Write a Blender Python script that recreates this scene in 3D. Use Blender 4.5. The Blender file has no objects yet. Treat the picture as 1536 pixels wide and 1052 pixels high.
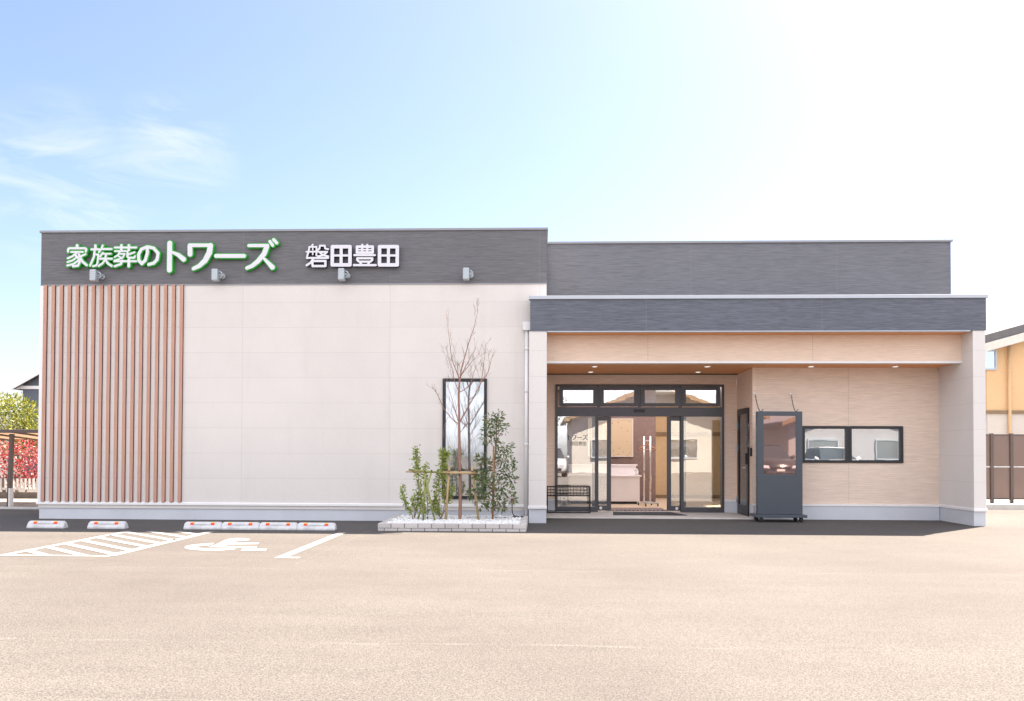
import bpy, bmesh, math, random
from mathutils import Vector, Matrix
R = math.radians
rnd = random.Random(7)
sc = bpy.context.scene
COL = sc.collection

# ---------------------------------------------------------------- camera
F_PX, CXP, PYP, YAW, PIT, ROLL, EYE = 1200.0, 768.0, 656.76, R(2.0), R(1.1), 0.0037, 1.224
cam = bpy.data.cameras.new('camera')
cam.sensor_width = 36.0
cam.lens = F_PX / 1536 * 36
cam.shift_y = (PYP - 526) / 1536
cam.clip_end = 2000
camo = bpy.data.objects.new('camera', cam)
COL.objects.link(camo)
fwd = Vector((-math.sin(YAW) * math.cos(PIT), math.cos(YAW) * math.cos(PIT), math.sin(PIT)))
r0 = Vector((math.cos(YAW), math.sin(YAW), 0))
u0 = r0.cross(fwd)
rt = (r0 + u0 * ROLL).normalized()
up = (u0 - r0 * ROLL).normalized()
camo.matrix_world = Matrix(((rt.x, up.x, -fwd.x, 0), (rt.y, up.y, -fwd.y, 0), (rt.z, up.z, -fwd.z, EYE), (0, 0, 0, 1)))
sc.camera = camo


def at(px, py, Y):
    """a survey point on the photograph turned into a place on the upright plane at depth Y"""
    a, b = px - CXP, py - PYP
    v = fwd + rt * (a / F_PX) - up * (b / F_PX)
    t = Y / v.y
    return Vector((v.x * t, Y, EYE + v.z * t))


def on_ground(px, py, z=0.0):
    a, b = px - CXP, py - PYP
    v = fwd + rt * (a / F_PX) - up * (b / F_PX)
    t = (z - EYE) / v.z
    return Vector((v.x * t, v.y * t, z))


# ---------------------------------------------------------------- light
SUN_ELEV, SUN_AZ = R(57.0), R(48.0)          # azimuth measured from +Y towards +X
world = bpy.data.worlds.new('World')
sc.world = world
world.use_nodes = True
wn, wl = world.node_tree.nodes, world.node_tree.links
wn.clear()
w_out = wn.new('ShaderNodeOutputWorld')
w_bg = wn.new('ShaderNodeBackground')
w_bg.inputs['Strength'].default_value = 0.053
w_sky = wn.new('ShaderNodeTexSky')
w_sky.sky_type = 'NISHITA'
w_sky.sun_disc = False
w_sky.sun_elevation = SUN_ELEV
w_sky.sun_rotation = SUN_AZ
w_sky.air_density = 1.0
w_sky.dust_density = 1.7
w_sky.ozone_density = 1.0
w_hsv = wn.new('ShaderNodeHueSaturation')
w_hsv.inputs['Saturation'].default_value = 1.03
w_tint = wn.new('ShaderNodeMixRGB')
w_tint.blend_type = 'MULTIPLY'
w_tint.inputs[0].default_value = 1.0
w_tint.inputs[2].default_value = (0.95, 0.90, 0.93, 1)
wl.new(w_sky.outputs[0], w_tint.inputs[1])
wl.new(w_tint.outputs[0], w_hsv.inputs['Color'])
# thin cirrus, fixed to one part of the sky
w_tc = wn.new('ShaderNodeTexCoord')
w_map = wn.new('ShaderNodeMapping')
w_map.inputs['Rotation'].default_value = (0, R(34), 0)
w_map.inputs['Scale'].default_value = (8, 3.5, 28)
w_no = wn.new('ShaderNodeTexNoise')
w_no.inputs['Scale'].default_value = 1.0
w_no.inputs['Detail'].default_value = 7
w_no.inputs['Roughness'].default_value = 0.62
w_no.inputs['Distortion'].default_value = 0.9
wl.new(w_tc.outputs['Generated'], w_map.inputs['Vector'])
wl.new(w_map.outputs[0], w_no.inputs['Vector'])


def wmath(op, a, b=None):
    n = wn.new('ShaderNodeMath')
    n.operation = op
    for i, s in enumerate((a, b)):
        if s is None:
            continue
        if isinstance(s, (int, float)):
            n.inputs[i].default_value = s
        else:
            wl.new(s, n.inputs[i])
    return n.outputs[0]


def cloud_mask(px, py, lo, hi):
    d = at(px, py, 100.0) - Vector((0, 0, EYE))
    d.normalize()
    dp = wn.new('ShaderNodeVectorMath')
    dp.operation = 'DOT_PRODUCT'
    wl.new(w_tc.outputs['Generated'], dp.inputs[0])
    dp.inputs[1].default_value = d
    mr = wn.new('ShaderNodeMapRange')
    mr.interpolation_type = 'SMOOTHSTEP'
    mr.inputs['From Min'].default_value = math.cos(R(lo))
    mr.inputs['From Max'].default_value = math.cos(R(hi))
    wl.new(dp.outputs['Value'], mr.inputs['Value'])
    return mr.outputs[0]


m1 = cloud_mask(95, 275, 6.0, 0.5)
m2 = cloud_mask(258, 238, 4.6, 0.5)
mm = wmath('MAXIMUM', m1, m2)
ramp = wn.new('ShaderNodeMapRange')
ramp.inputs['From Min'].default_value = 0.42
ramp.inputs['From Max'].default_value = 1.15
wl.new(w_no.outputs[0], ramp.inputs['Value'])
cl = wmath('MULTIPLY', ramp.outputs[0], mm)
w_mix = wn.new('ShaderNodeMixRGB')
w_mix.inputs[2].default_value = (4.4, 4.4, 4.45, 1)
wl.new(cl, w_mix.inputs[0])
wl.new(w_hsv.outputs[0], w_mix.inputs[1])
# unseen bright cloud added behind the camera to light the shaded front
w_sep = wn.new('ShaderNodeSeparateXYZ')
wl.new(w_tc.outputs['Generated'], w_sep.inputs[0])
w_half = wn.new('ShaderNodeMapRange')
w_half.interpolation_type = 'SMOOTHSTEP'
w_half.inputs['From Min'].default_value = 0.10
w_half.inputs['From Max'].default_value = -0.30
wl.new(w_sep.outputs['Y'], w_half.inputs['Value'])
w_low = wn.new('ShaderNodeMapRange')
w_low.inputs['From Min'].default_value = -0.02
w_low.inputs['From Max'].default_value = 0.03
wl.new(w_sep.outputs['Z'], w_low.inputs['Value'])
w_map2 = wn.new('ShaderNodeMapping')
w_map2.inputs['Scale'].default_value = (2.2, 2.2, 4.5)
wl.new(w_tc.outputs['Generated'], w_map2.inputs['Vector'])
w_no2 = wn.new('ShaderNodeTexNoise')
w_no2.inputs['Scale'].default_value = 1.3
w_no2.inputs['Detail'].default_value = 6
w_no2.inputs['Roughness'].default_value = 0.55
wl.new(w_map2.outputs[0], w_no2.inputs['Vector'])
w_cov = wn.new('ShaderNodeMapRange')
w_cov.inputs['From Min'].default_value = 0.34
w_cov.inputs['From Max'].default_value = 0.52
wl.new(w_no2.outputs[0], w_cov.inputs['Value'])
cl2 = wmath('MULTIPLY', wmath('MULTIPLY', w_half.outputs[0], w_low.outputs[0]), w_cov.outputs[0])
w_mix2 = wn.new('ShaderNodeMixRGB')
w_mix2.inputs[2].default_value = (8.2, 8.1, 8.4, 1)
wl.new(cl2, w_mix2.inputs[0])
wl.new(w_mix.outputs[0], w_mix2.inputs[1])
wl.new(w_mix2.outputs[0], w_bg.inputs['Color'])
wl.new(w_bg.outputs[0], w_out.inputs[0])

sun = bpy.data.lights.new('sun', 'SUN')
sun.energy = 5.0
sun.angle = R(0.5)
sun.color = (1.0, 0.845, 0.69)
suno = bpy.data.objects.new('sun', sun)
sd = Vector((math.sin(SUN_AZ) * math.cos(SUN_ELEV), math.cos(SUN_AZ) * math.cos(SUN_ELEV), math.sin(SUN_ELEV)))
suno.rotation_euler = sd.to_track_quat('Z', 'Y').to_euler()
suno.location = sd * 60
COL.objects.link(suno)

sc.view_settings.view_transform = 'Standard'
sc.view_settings.look = 'None'
sc.view_settings.gamma = 1.0
sc.view_settings.exposure = 2.45


# ---------------------------------------------------------------- helpers
class MB:
    """collects shapes; build() links them as ONE mesh object"""

    def __init__(self):
        self.v, self.f, self.s = [], [], []

    def add(self, vs, fs, smooth=False):
        n = len(self.v)
        self.v += [Vector(p) for p in vs]
        self.f += [tuple(i + n for i in f) for f in fs]
        self.s += [smooth] * len(fs)
        return self

    def box(self, x0, x1, y0, y1, z0, z1):
        return self.add([(x0, y0, z0), (x1, y0, z0), (x1, y1, z0), (x0, y1, z0),
                         (x0, y0, z1), (x1, y0, z1), (x1, y1, z1), (x0, y1, z1)],
                        [(0, 3, 2, 1), (4, 5, 6, 7), (0, 1, 5, 4), (1, 2, 6, 5), (2, 3, 7, 6), (3, 0, 4, 7)])

    def tube(self, pts, rad, n=8, caps=True, smooth=True):
        pts = [Vector(p) for p in pts]
        if not hasattr(rad, '__len__'):
            rad = [rad] * len(pts)
        vs, fs = [], []
        ref = None
        for i, p in enumerate(pts):
            t = (pts[min(i + 1, len(pts) - 1)] - pts[max(i - 1, 0)]).normalized()
            if ref is None:
                ref = Vector((0, 0, 1)) if abs(t.z) < .8 else Vector((1, 0, 0))
            a = t.cross(ref)
            if a.length < 1e-4:
                a = t.cross(Vector((0, 1, 0)))
            a.normalize()
            b = t.cross(a).normalized()
            ref = a.cross(t) * -1 if False else ref
            for k in range(n):
                w = 2 * math.pi * k / n
                vs.append(p + (a * math.cos(w) + b * math.sin(w)) * rad[i])
        for i in range(len(pts) - 1):
            for k in range(n):
                k2 = (k + 1) % n
                fs.append((i * n + k, i * n + k2, (i + 1) * n + k2, (i + 1) * n + k))
        self.add(vs, fs, smooth)
        if caps:
            m = len(self.v) - len(vs)
            self.f.append(tuple(m + k for k in range(n))[::-1])
            self.f.append(tuple(m + (len(pts) - 1) * n + k for k in range(n)))
            self.s += [False, False]
        return self

    def prism(self, poly, y0, y1):
        """poly of (x,z), extruded from y0 (front) to y1"""
        n = len(poly)
        vs = [(x, y0, z) for x, z in poly] + [(x, y1, z) for x, z in poly]
        fs = [tuple(range(n)), tuple(range(2 * n - 1, n - 1, -1))]
        fs += [(i, i + n, (i + 1) % n + n, (i + 1) % n) for i in range(n)]
        return self.add(vs, fs)

    def prism_x(self, poly, x0, x1):
        n = len(poly)
        vs = [(x0, y, z) for y, z in poly] + [(x1, y, z) for y, z in poly]
        fs = [tuple(range(n)), tuple(range(2 * n - 1, n - 1, -1))]
        fs += [(i, i + n, (i + 1) % n + n, (i + 1) % n) for i in range(n)]
        return self.add(vs, fs)

    def prism_z(self, poly, z0, z1):
        n = len(poly)
        vs = [(x, y, z0) for x, y in poly] + [(x, y, z1) for x, y in poly]
        fs = [tuple(range(n))[::-1], tuple(range(n, 2 * n))]
        fs += [(i, (i + 1) % n, (i + 1) % n + n, i + n) for i in range(n)]
        return self.add(vs, fs)

    def wall(self, u0, u1, z0, z1, d0, d1, holes=(), axis='x'):
        """a wall panel with openings; u runs along axis, d0 front face, d1 back face"""
        us = sorted({u0, u1, *[h[0] for h in holes], *[h[1] for h in holes]})
        zs = sorted({z0, z1, *[h[2] for h in holes], *[h[3] for h in holes]})

        def solid(i, j):
            if i < 0 or j < 0 or i >= len(us) - 1 or j >= len(zs) - 1:
                return False
            u, z = (us[i] + us[i + 1]) / 2, (zs[j] + zs[j + 1]) / 2
            return not any(h[0] < u < h[1] and h[2] < z < h[3] for h in holes)

        P = (lambda u, d, z: (u, d, z)) if axis == 'x' else (lambda u, d, z: (d, u, z))
        for i in range(len(us) - 1):
            for j in range(len(zs) - 1):
                if not solid(i, j):
                    continue
                a, b, c, e = us[i], us[i + 1], zs[j], zs[j + 1]
                self.add([P(a, d0, c), P(b, d0, c), P(b, d0, e), P(a, d0, e)], [(0, 1, 2, 3)])
                self.add([P(a, d1, c), P(b, d1, c), P(b, d1, e), P(a, d1, e)], [(3, 2, 1, 0)])
                for di, dj, q in ((-1, 0, [(a, c), (a, e)]), (1, 0, [(b, e), (b, c)]), (0, -1, [(b, c), (a, c)]), (0, 1, [(a, e), (b, e)])):
                    if not solid(i + di, j + dj):
                        (p, s), (t, w) = q
                        self.add([P(p, d0, s), P(t, d0, w), P(t, d1, w), P(p, d1, s)], [(0, 1, 2, 3)])
        return self

    def build(self, name, mat, parent=None, bev=0.0, fix=True):
        off = Vector((0, 0, 0))
        p = parent
        while p is not None:
            off += Vector(p.location)
            p = p.parent
        me = bpy.data.meshes.new(name)
        me.from_pydata([v - off for v in self.v], [], self.f)
        me.polygons.foreach_set('use_smooth', self.s)
        if fix:
            bm = bmesh.new()
            bm.from_mesh(me)
            bmesh.ops.remove_doubles(bm, verts=bm.verts, dist=1e-5)
            bmesh.ops.recalc_face_normals(bm, faces=bm.faces)
            bm.to_mesh(me)
            bm.free()
        me.materials.append(mat)
        o = bpy.data.objects.new(name, me)
        COL.objects.link(o)
        if parent is not None:
            o.parent = parent
        if bev:
            m = o.modifiers.new('bevel', 'BEVEL')
            m.width = bev
            m.segments = 2
            m.limit_method = 'ANGLE'
        return o


def thing(name, label, cat, loc=(0, 0, 0), group=None):
    o = bpy.data.objects.new(name, None)
    o.empty_display_size = 0.2
    o.location = loc
    COL.objects.link(o)
    return tag(o, label, cat, group)


def tag(o, label, cat, group=None, kind=None):
    o['label'] = label
    o['category'] = cat
    if group:
        o['group'] = group
    if kind:
        o['kind'] = kind
    return o


def struct(o):
    o['kind'] = 'structure'
    return o


def dup(src, loc, label):
    r = src.copy()
    COL.objects.link(r)
    r.location = loc
    r['label'] = label
    for ch in list(src.children):
        c = ch.copy()
        COL.objects.link(c)
        c.parent = r
        for g in list(ch.children):
            d = g.copy()
            COL.objects.link(d)
            d.parent = c
    return r


# ---------------------------------------------------------------- materials
class NT:
    def __init__(self, name):
        self.m = bpy.data.materials.new(name)
        self.m.use_nodes = True
        self.t = self.m.node_tree
        self.b = self.t.nodes['Principled BSDF']
        self.out = self.t.nodes['Material Output']

    def n(self, typ, **kw):
        x = self.t.nodes.new('ShaderNode' + typ)
        for k, v in kw.items():
            setattr(x, k, v)
        return x

    def put(self, sock, v):
        if hasattr(v, 'links') or hasattr(v, 'is_linked'):
            self.t.links.new(v, sock)
        elif isinstance(v, (tuple, list)) and len(v) == 3 and sock.type == 'RGBA':
            sock.default_value = (*v, 1)
        else:
            sock.default_value = v

    def math(self, op, a, b=0.0, c=None):
        x = self.n('Math', operation=op)
        self.put(x.inputs[0], a)
        self.put(x.inputs[1], b)
        if c is not None:
            self.put(x.inputs[2], c)
        return x.outputs[0]

    def mix(self, fac, a, b, blend='MIX'):
        x = self.n('MixRGB', blend_type=blend)
        self.put(x.inputs[0], fac)
        self.put(x.inputs[1], a)
        self.put(x.inputs[2], b)
        return x.outputs[0]

    def pos(self):
        return self.n('NewGeometry').outputs['Position']

    def obj(self):
        return self.n('TexCoord').outputs['Object']

    def mapped(self, vec, scale=(1, 1, 1), rot=(0, 0, 0)):
        x = self.n('Mapping')
        x.inputs['Scale'].default_value = scale
        x.inputs['Rotation'].default_value = rot
        self.put(x.inputs['Vector'], vec)
        return x.outputs[0]

    def noise(self, vec, scale=1.0, detail=3.0, rough=0.5, dist=0.0):
        x = self.n('TexNoise')
        self.put(x.inputs['Vector'], vec)
        x.inputs['Scale'].default_value = scale
        x.inputs['Detail'].default_value = detail
        x.inputs['Roughness'].default_value = rough
        x.inputs['Distortion'].default_value = dist
        return x.outputs[0]

    def range(self, v, a, b, c=0.0, d=1.0):
        x = self.n('MapRange')
        self.put(x.inputs['Value'], v)
        for k, val in zip(('From Min', 'From Max', 'To Min', 'To Max'), (a, b, c, d)):
            x.inputs[k].default_value = val
        return x.outputs[0]

    def bump(self, h, strength=0.3, dist=0.01, normal=None):
        x = self.n('Bump')
        x.inputs['Strength'].default_value = strength
        x.inputs['Distance'].default_value = dist
        self.put(x.inputs['Height'], h)
        if normal is not None:
            self.put(x.inputs['Normal'], normal)
        return x.outputs[0]

    def done(self, color=None, rough=None, metal=None, normal=None, spec=None):
        if color is not None:
            self.put(self.b.inputs['Base Color'], color)
        if rough is not None:
            self.put(self.b.inputs['Roughness'], rough)
        if metal is not None:
            self.put(self.b.inputs['Metallic'], metal)
        if normal is not None:
            self.put(self.b.inputs['Normal'], normal)
        if spec is not None:
            self.put(self.b.inputs['Specular IOR Level'], spec)
        return self.m


def plain(name, color, rough=0.5, metal=0.0, vary=0.08, scale=6.0, bump=0.0, bscale=80.0, spec=0.5):
    t = NT(name)
    p = t.obj()
    nz = t.noise(p, scale, 4, 0.6)
    f = t.range(nz, 0.3, 0.7, 1 - vary, 1 + vary)
    c = t.mix(1.0, color, t.n('CombineColor').outputs[0], 'MULTIPLY') if False else None
    x = t.n('VectorMath', operation='SCALE')
    x.inputs[0].default_value = color
    t.put(x.inputs['Scale'], f)
    nrm = t.bump(t.noise(p, bscale, 3), bump, 0.004) if bump else None
    return t.done(x.outputs[0], t.range(nz, 0.2, 0.8, max(rough - .06, .02), min(rough + .08, 1)), metal, nrm, spec)


def seam(t, coord, off, pitch, half):
    a = t.math('SUBTRACT', coord, off - pitch / 2)
    a = t.math('FLOORED_MODULO', a, pitch)
    a = t.math('ABSOLUTE', t.math('SUBTRACT', a, pitch / 2))
    return t.math('LESS_THAN', a, half)


def siding(name, color, kind, hseam=None, vseam=None, streak=0.0, rough=0.75, seam_col=None, uaxis='X', vhalf=0.005):
    t = NT(name)
    p = t.pos()
    sp = t.n('SeparateXYZ')
    t.put(sp.inputs[0], p)
    big = t.noise(p, 0.7, 4, 0.6)
    if kind == 'stone':
        tx = t.noise(t.mapped(p, (1, 1, 1)), 55, 4, 0.7)
        tx2 = t.noise(t.mapped(p, (260, 260, 26)), 1.0, 2, 0.6)
        h = t.math('ADD', tx, t.math('MULTIPLY', tx2, 0.8))
        f = t.range(h, 0.55, 1.25, 1 - streak, 1 + streak)
    else:
        tx = t.noise(t.mapped(p, (3.4, 3.4, 85)), 1.0, 3, 0.55, 0.0)
        tx2 = t.noise(t.mapped(p, (7, 7, 190)), 1.0, 2, 0.5)
        h = t.math('ADD', tx, t.math('MULTIPLY', tx2, 0.7))
        f = t.range(h, 0.6, 1.1, 1 - streak, 1 + streak)
        ln_ = t.noise(t.mapped(p, (3.0, 3.0, 130)), 1.0, 1, 0.4)
        f = t.math('MULTIPLY', f, t.range(ln_, 0.40, 0.33, 1.0, 1.0 - streak * .9))
    f = t.math('MULTIPLY', f, t.range(big, 0.3, 0.7, 0.965, 1.035))
    if hseam and vseam:
        cv = t.n('CombineXYZ')
        t.put(cv.inputs[0], t.math('FLOOR', t.math('DIVIDE', t.math('SUBTRACT', sp.outputs[uaxis], vseam[0]), vseam[1])))
        t.put(cv.inputs[1], t.math('FLOOR', t.math('DIVIDE', t.math('SUBTRACT', sp.outputs['Z'], hseam[0]), hseam[1])))
        wn_ = t.n('TexWhiteNoise')
        t.put(wn_.inputs['Vector'], cv.outputs[0])
        f = t.math('MULTIPLY', f, t.range(wn_.outputs['Value'], 0, 1, 0.978, 1.018))
        st_ = t.noise(t.mapped(p, (3.5, 3.5, .35)), 1.0, 4, 0.6)       # faint run-down marks
        f = t.math('MULTIPLY', f, t.range(st_, 0.52, 0.72, 1.0, 0.965))
    x = t.n('VectorMath', operation='SCALE')
    x.inputs[0].default_value = color
    t.put(x.inputs['Scale'], f)
    col = x.outputs[0]
    s = None
    if hseam:
        s = seam(t, sp.outputs['Z'], hseam[0], hseam[1], 0.004)
    if vseam:
        s2 = seam(t, sp.outputs[uaxis], vseam[0], vseam[1], vhalf)
        s = s2 if s is None else t.math('MAXIMUM', s, s2)
    nrm = t.bump(h, 0.55 if kind == 'stone' else 0.75, 0.004 if kind == 'stone' else 0.007)
    if s is not None:
        col = t.mix(t.math('MULTIPLY', s, 0.5), col, seam_col or tuple(c * 0.72 for c in color))
        nrm = t.bump(t.math('SUBTRACT', 1.0, s), 0.3, 0.004, nrm)
    return t.done(col, rough, 0.0, nrm, 0.3)


def glass(name, tint=(0.93, 0.96, 0.96), refl=0.35, rough=0.0, wave=0.0, wscale=1.2):
    t = NT(name)
    t.t.nodes.remove(t.b)
    tr = t.n('BsdfTransparent')
    tr.inputs[0].default_value = (*tint, 1)
    gl = t.n('BsdfGlossy')
    gl.inputs['Roughness'].default_value = rough
    gl.inputs['Color'].default_value = (0.95, 0.97, 1, 1)
    fr = t.n('Fresnel')
    fr.inputs[0].default_value = 1.5
    f = t.math('MAXIMUM', fr.outputs[0], refl)
    mx = t.n('MixShader')
    t.put(mx.inputs[0], f)
    t.put(mx.inputs[1], tr.outputs[0])
    t.put(mx.inputs[2], gl.outputs[0])
    if wave:
        nrm = t.bump(t.noise(t.mapped(t.pos(), (.8, .8, 2.6)), wscale, 2, 0.5), 1.0, wave)
        t.put(gl.inputs['Normal'], nrm)
    t.put(t.out.inputs[0], mx.outputs[0])
    return t.m


def leafmat(name, cols, rough=0.45, transl=0.35):
    t = NT(name)
    ri = t.n('NewGeometry').outputs['Random Per Island']
    cr = t.n('ValToRGB')
    e = cr.color_ramp.elements
    for i, (p, c) in enumerate(cols):
        if i < 2:
            e[i].position = p
            e[i].color = (*c, 1)
        else:
            q = e.new(p)
            q.color = (*c, 1)
    t.put(cr.inputs[0], ri)
    t.done(cr.outputs[0], rough)
    tl = t.n('BsdfTranslucent')
    t.put(tl.inputs[0], cr.outputs[0])
    mx = t.n('MixShader')
    mx.inputs[0].default_value = transl
    t.put(mx.inputs[1], t.b.outputs[0])
    t.put(mx.inputs[2], tl.outputs[0])
    t.put(t.out.inputs[0], mx.outputs[0])
    return t.m


HS = (3.931, 0.4546)
M = {}
M['cream'] = siding('cream_siding', (0.67, 0.635, 0.61), 'stone', HS, (-5.378, 2.68), 0.05)
M['cream_pier'] = siding('cream_pier', (0.68, 0.65, 0.635), 'stone', HS, None, 0.05)
M['charcoal'] = siding('charcoal_siding', (0.146, 0.144, 0.157), 'line', None, (-5.378, 2.68), 0.19, 0.6, (0.22, 0.22, 0.24), vhalf=0.004)
M['charcoal_canopy'] = siding('charcoal_canopy', (0.122, 0.134, 0.166), 'line', None, (1.85, 3.03), 0.30, 0.6, (0.20, 0.21, 0.24), vhalf=0.004)
M['beige'] = siding('beige_siding', (0.74, 0.60, 0.505), 'line', None, (1.91, 1.935), 0.11, 0.75, (0.42, 0.32, 0.26))
M['beige_side'] = siding('beige_side', (0.80, 0.63, 0.52), 'line', None, None, 0.11, 0.75)
M['beige_beam'] = siding('beige_beam', (0.76, 0.60, 0.485), 'line', None, (1.93, 2.92), 0.10, 0.75, (0.42, 0.32, 0.26))
M['coping'] = plain('coping_steel', (0.26, 0.27, 0.295), 0.38, 0.3, 0.06, 2.0)
M['flash'] = plain('flashing_steel', (0.42, 0.45, 0.50), 0.35, 0.3, 0.05, 3.0)
M['white'] = plain('white_trim', (0.76, 0.75, 0.75), 0.5, 0, 0.04, 3.0)
M['plinth'] = plain('render_plinth', (0.55, 0.57, 0.62), 0.8, 0, 0.06, 1.5, 0.15, 160)
M['slat'] = None
M['soffit'] = None
M['frame'] = plain('bronze_aluminium', (0.075, 0.075, 0.085), 0.38, 0.35, 0.08, 4.0)
M['black'] = plain('black_aluminium', (0.018, 0.018, 0.022), 0.35, 0.2, 0.1, 4.0)
M['glass'] = glass('entrance_glass', (0.93, 0.95, 0.93), 0.38, wave=0.00022, wscale=2.4)
M['glass_t'] = glass('window_glass', (0.94, 0.96, 0.97), 0.30, wave=0.00022, wscale=1.6)
M['steel'] = plain('brushed_steel', (0.62, 0.62, 0.62), 0.28, 0.9, 0.05, 10)
M['lamp_grey'] = plain('grey_cast_metal', (0.42, 0.46, 0.49), 0.4, 0.4, 0.06, 8)
M['rubber'] = plain('black_rubber', (0.02, 0.02, 0.022), 0.7)
M['concrete'] = plain('moulded_concrete', (0.56, 0.56, 0.57), 0.85, 0, 0.2, 9, 0.4, 120)
M['slab'] = plain('porch_concrete', (0.56, 0.53, 0.51), 0.85, 0, 0.10, 4, 0.3, 90)
M['paint'] = None
M['letter_white'] = plain('letter_face', (0.66, 0.66, 0.71), 0.35, 0, 0.02, 3)
M['letter_green'] = plain('letter_green', (0.02, 0.36, 0.03), 0.35, 0, 0.05, 3)
M['letter_navy'] = plain('letter_return', (0.045, 0.05, 0.13), 0.4, 0, 0.05, 3)
M['black_film'] = plain('black_film', (0.015, 0.015, 0.018), 0.6)

t = NT('timber_look_batten')
p = t.pos()
g = t.noise(t.mapped(p, (90, 90, 3)), 1.0, 4, 0.6)
t.done(t.mix(t.range(g, 0.3, 0.7), (0.42, 0.22, 0.16), (0.55, 0.31, 0.23)), 0.6, 0, t.bump(g, 0.3, 0.002))
M['slat'] = t.m
t = NT('timber_soffit')
p = t.pos()
sp = t.n('SeparateXYZ')
t.put(sp.inputs[0], p)
g = t.noise(t.mapped(p, (2, 60, 60)), 1.0, 4, 0.6)
sm = seam(t, sp.outputs['Y'], 0.0, 0.15, 0.003)
c = t.mix(t.range(g, 0.3, 0.7), (0.74, 0.31, 0.115), (0.84, 0.38, 0.155))
t.done(t.mix(t.math('MULTIPLY', sm, 0.6), c, (0.12, 0.05, 0.02)), 0.55, 0, t.bump(g, 0.2, 0.002))
M['soffit'] = t.m

# asphalt of the car park
t = NT('worn_asphalt')
p = t.pos()
sp = t.n('SeparateXYZ')
t.put(sp.inputs[0], p)
big = t.noise(p, 0.35, 5, 0.6)
mid = t.noise(t.mapped(p, (0.5, 3.2, 1)), 1.0, 5, 0.65, 0.4)
fine = t.noise(p, 95, 3, 0.6)
vo = t.n('TexVoronoi')
t.put(vo.inputs['Vector'], p)
vo.inputs['Scale'].default_value = 105
agg = t.n('SeparateColor')
t.put(agg.inputs[0], vo.outputs['Color'])
pit_ = t.math('MULTIPLY', t.range(fine, 0.47, 0.40), t.range(big, 0.25, 0.65, 0.75, 1.0))
col = t.mix(agg.outputs[0], (0.064, 0.062, 0.060), (0.133, 0.126, 0.119))
col = t.mix(t.range(mid, 0.35, 0.70, 0.0, 0.38), col, (0.134, 0.126, 0.118))
col = t.mix(t.range(big, 0.35, 0.65, 0.0, 0.55), col, (0.076, 0.069, 0.068))
col = t.mix(t.math('MULTIPLY', pit_, 0.86), col, (0.022, 0.022, 0.024))
ln = None
wob = t.math('MULTIPLY', t.math('SUBTRACT', t.noise(t.mapped(p, (1.1, 1.1, 1)), 1, 4), 0.5), 0.10)
yy = t.math('ADD', sp.outputs['Y'], wob)
for y0, hw in ((5.12, 0.022), (8.35, 0.02), (3.9, 0.02)):
    q = t.math('LESS_THAN', t.math('ABSOLUTE', t.math('SUBTRACT', yy, y0)), hw)
    ln = q if ln is None else t.math('MAXIMUM', ln, q)
br = t.range(t.noise(t.mapped(p, (1.5, 9, 1)), 1, 4), 0.45, 0.62)
col = t.mix(t.math('MULTIPLY', ln, t.math('MULTIPLY', t.math('MULTIPLY', br, t.range(fine, .45, .55)), 0.55)), col, (0.17, 0.165, 0.16))
scr = t.range(t.noise(t.mapped(p, (0.45, 17, 1), (0, 0, R(4))), 1, 5, 0.6, 0.3), 0.68, 0.75)
jx = t.math('LESS_THAN', t.math('ABSOLUTE', t.math('ADD', t.math('ADD', sp.outputs['X'], 2.66), t.math('MULTIPLY', wob, .5))), 0.007)
jx = t.math('MULTIPLY', jx, t.math('GREATER_THAN', sp.outputs['Y'], 8.6))
col = t.mix(t.math('MULTIPLY', jx, 0.22), col, (0.17, 0.165, 0.16))
col = t.mix(t.math('MULTIPLY', t.math('MULTIPLY', scr, t.range(fine, .42, .55)), 0.30), col, (0.17, 0.16, 0.15))
h = t.math('ADD', t.math('MULTIPLY', vo.outputs['Distance'], -0.6), fine)
t.done(col, 0.9, 0, t.bump(h, 0.4, 0.004), 0.2)
M['asphalt'] = t.m
# road paint, worn through in spots
t = NT('road_paint')
p = t.pos()
w = t.noise(p, 38, 4, 0.75)
t.done(t.mix(t.range(w, 0.40, 0.33), (0.27, 0.268, 0.265), (0.13, 0.125, 0.12)), 0.7, 0, t.bump(w, 0.3, 0.003))
M['paint'] = t.m

# ---------------------------------------------------------------- the setting
g = MB()
g.add([(-220, -220, 0), (220, -220, 0), (220, 220, 0), (-220, 220, 0)], [(0, 1, 2, 3)])
struct(g.build('ground', M['asphalt']))

M['pale_conc'] = plain('pale_concrete', (0.36, 0.35, 0.33), 0.9, 0, 0.12, 2, 0.3, 60)
pv = MB().box(7.9, 30, 18.55, 60, -0.05, 0.03)
struct(pv.build('pavement', M['pale_conc']))
kb = MB().box(7.9, 30, 18.30, 18.54, -0.05, 0.12)
tag(kb.build('kerb', plain('kerb_concrete', (0.5, 0.49, 0.47), 0.85, 0, .1, 4, .3, 60), bev=0.012),
    'pale concrete kerb under the brown screen fence', 'kerb')
ep = MB().box(-40, -9.3, 16.55, 16.75, -0.05, 0.035)
struct(ep.build('edging', plain('edging_concrete', (0.5, 0.5, 0.5), 0.85, 0, .1, 4, .3, 60)))
t = NT('crushed_gravel')
p = t.pos()
vo = t.n('TexVoronoi')
t.put(vo.inputs['Vector'], p)
vo.inputs['Scale'].default_value = 26
sc_ = t.n('SeparateColor')
t.put(sc_.inputs[0], vo.outputs['Color'])
c = t.mix(sc_.outputs[0], (0.14, 0.13, 0.12), (0.34, 0.32, 0.29))
t.done(c, 0.9, 0, t.bump(vo.outputs['Distance'], 0.9, 0.03))
gv = MB().box(-40, -9.3, 16.752, 19.9, -0.05, 0.02)
struct(gv.build('gravel_strip', t.m))

# painted marks (sheets 4 mm above the asphalt)


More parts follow.
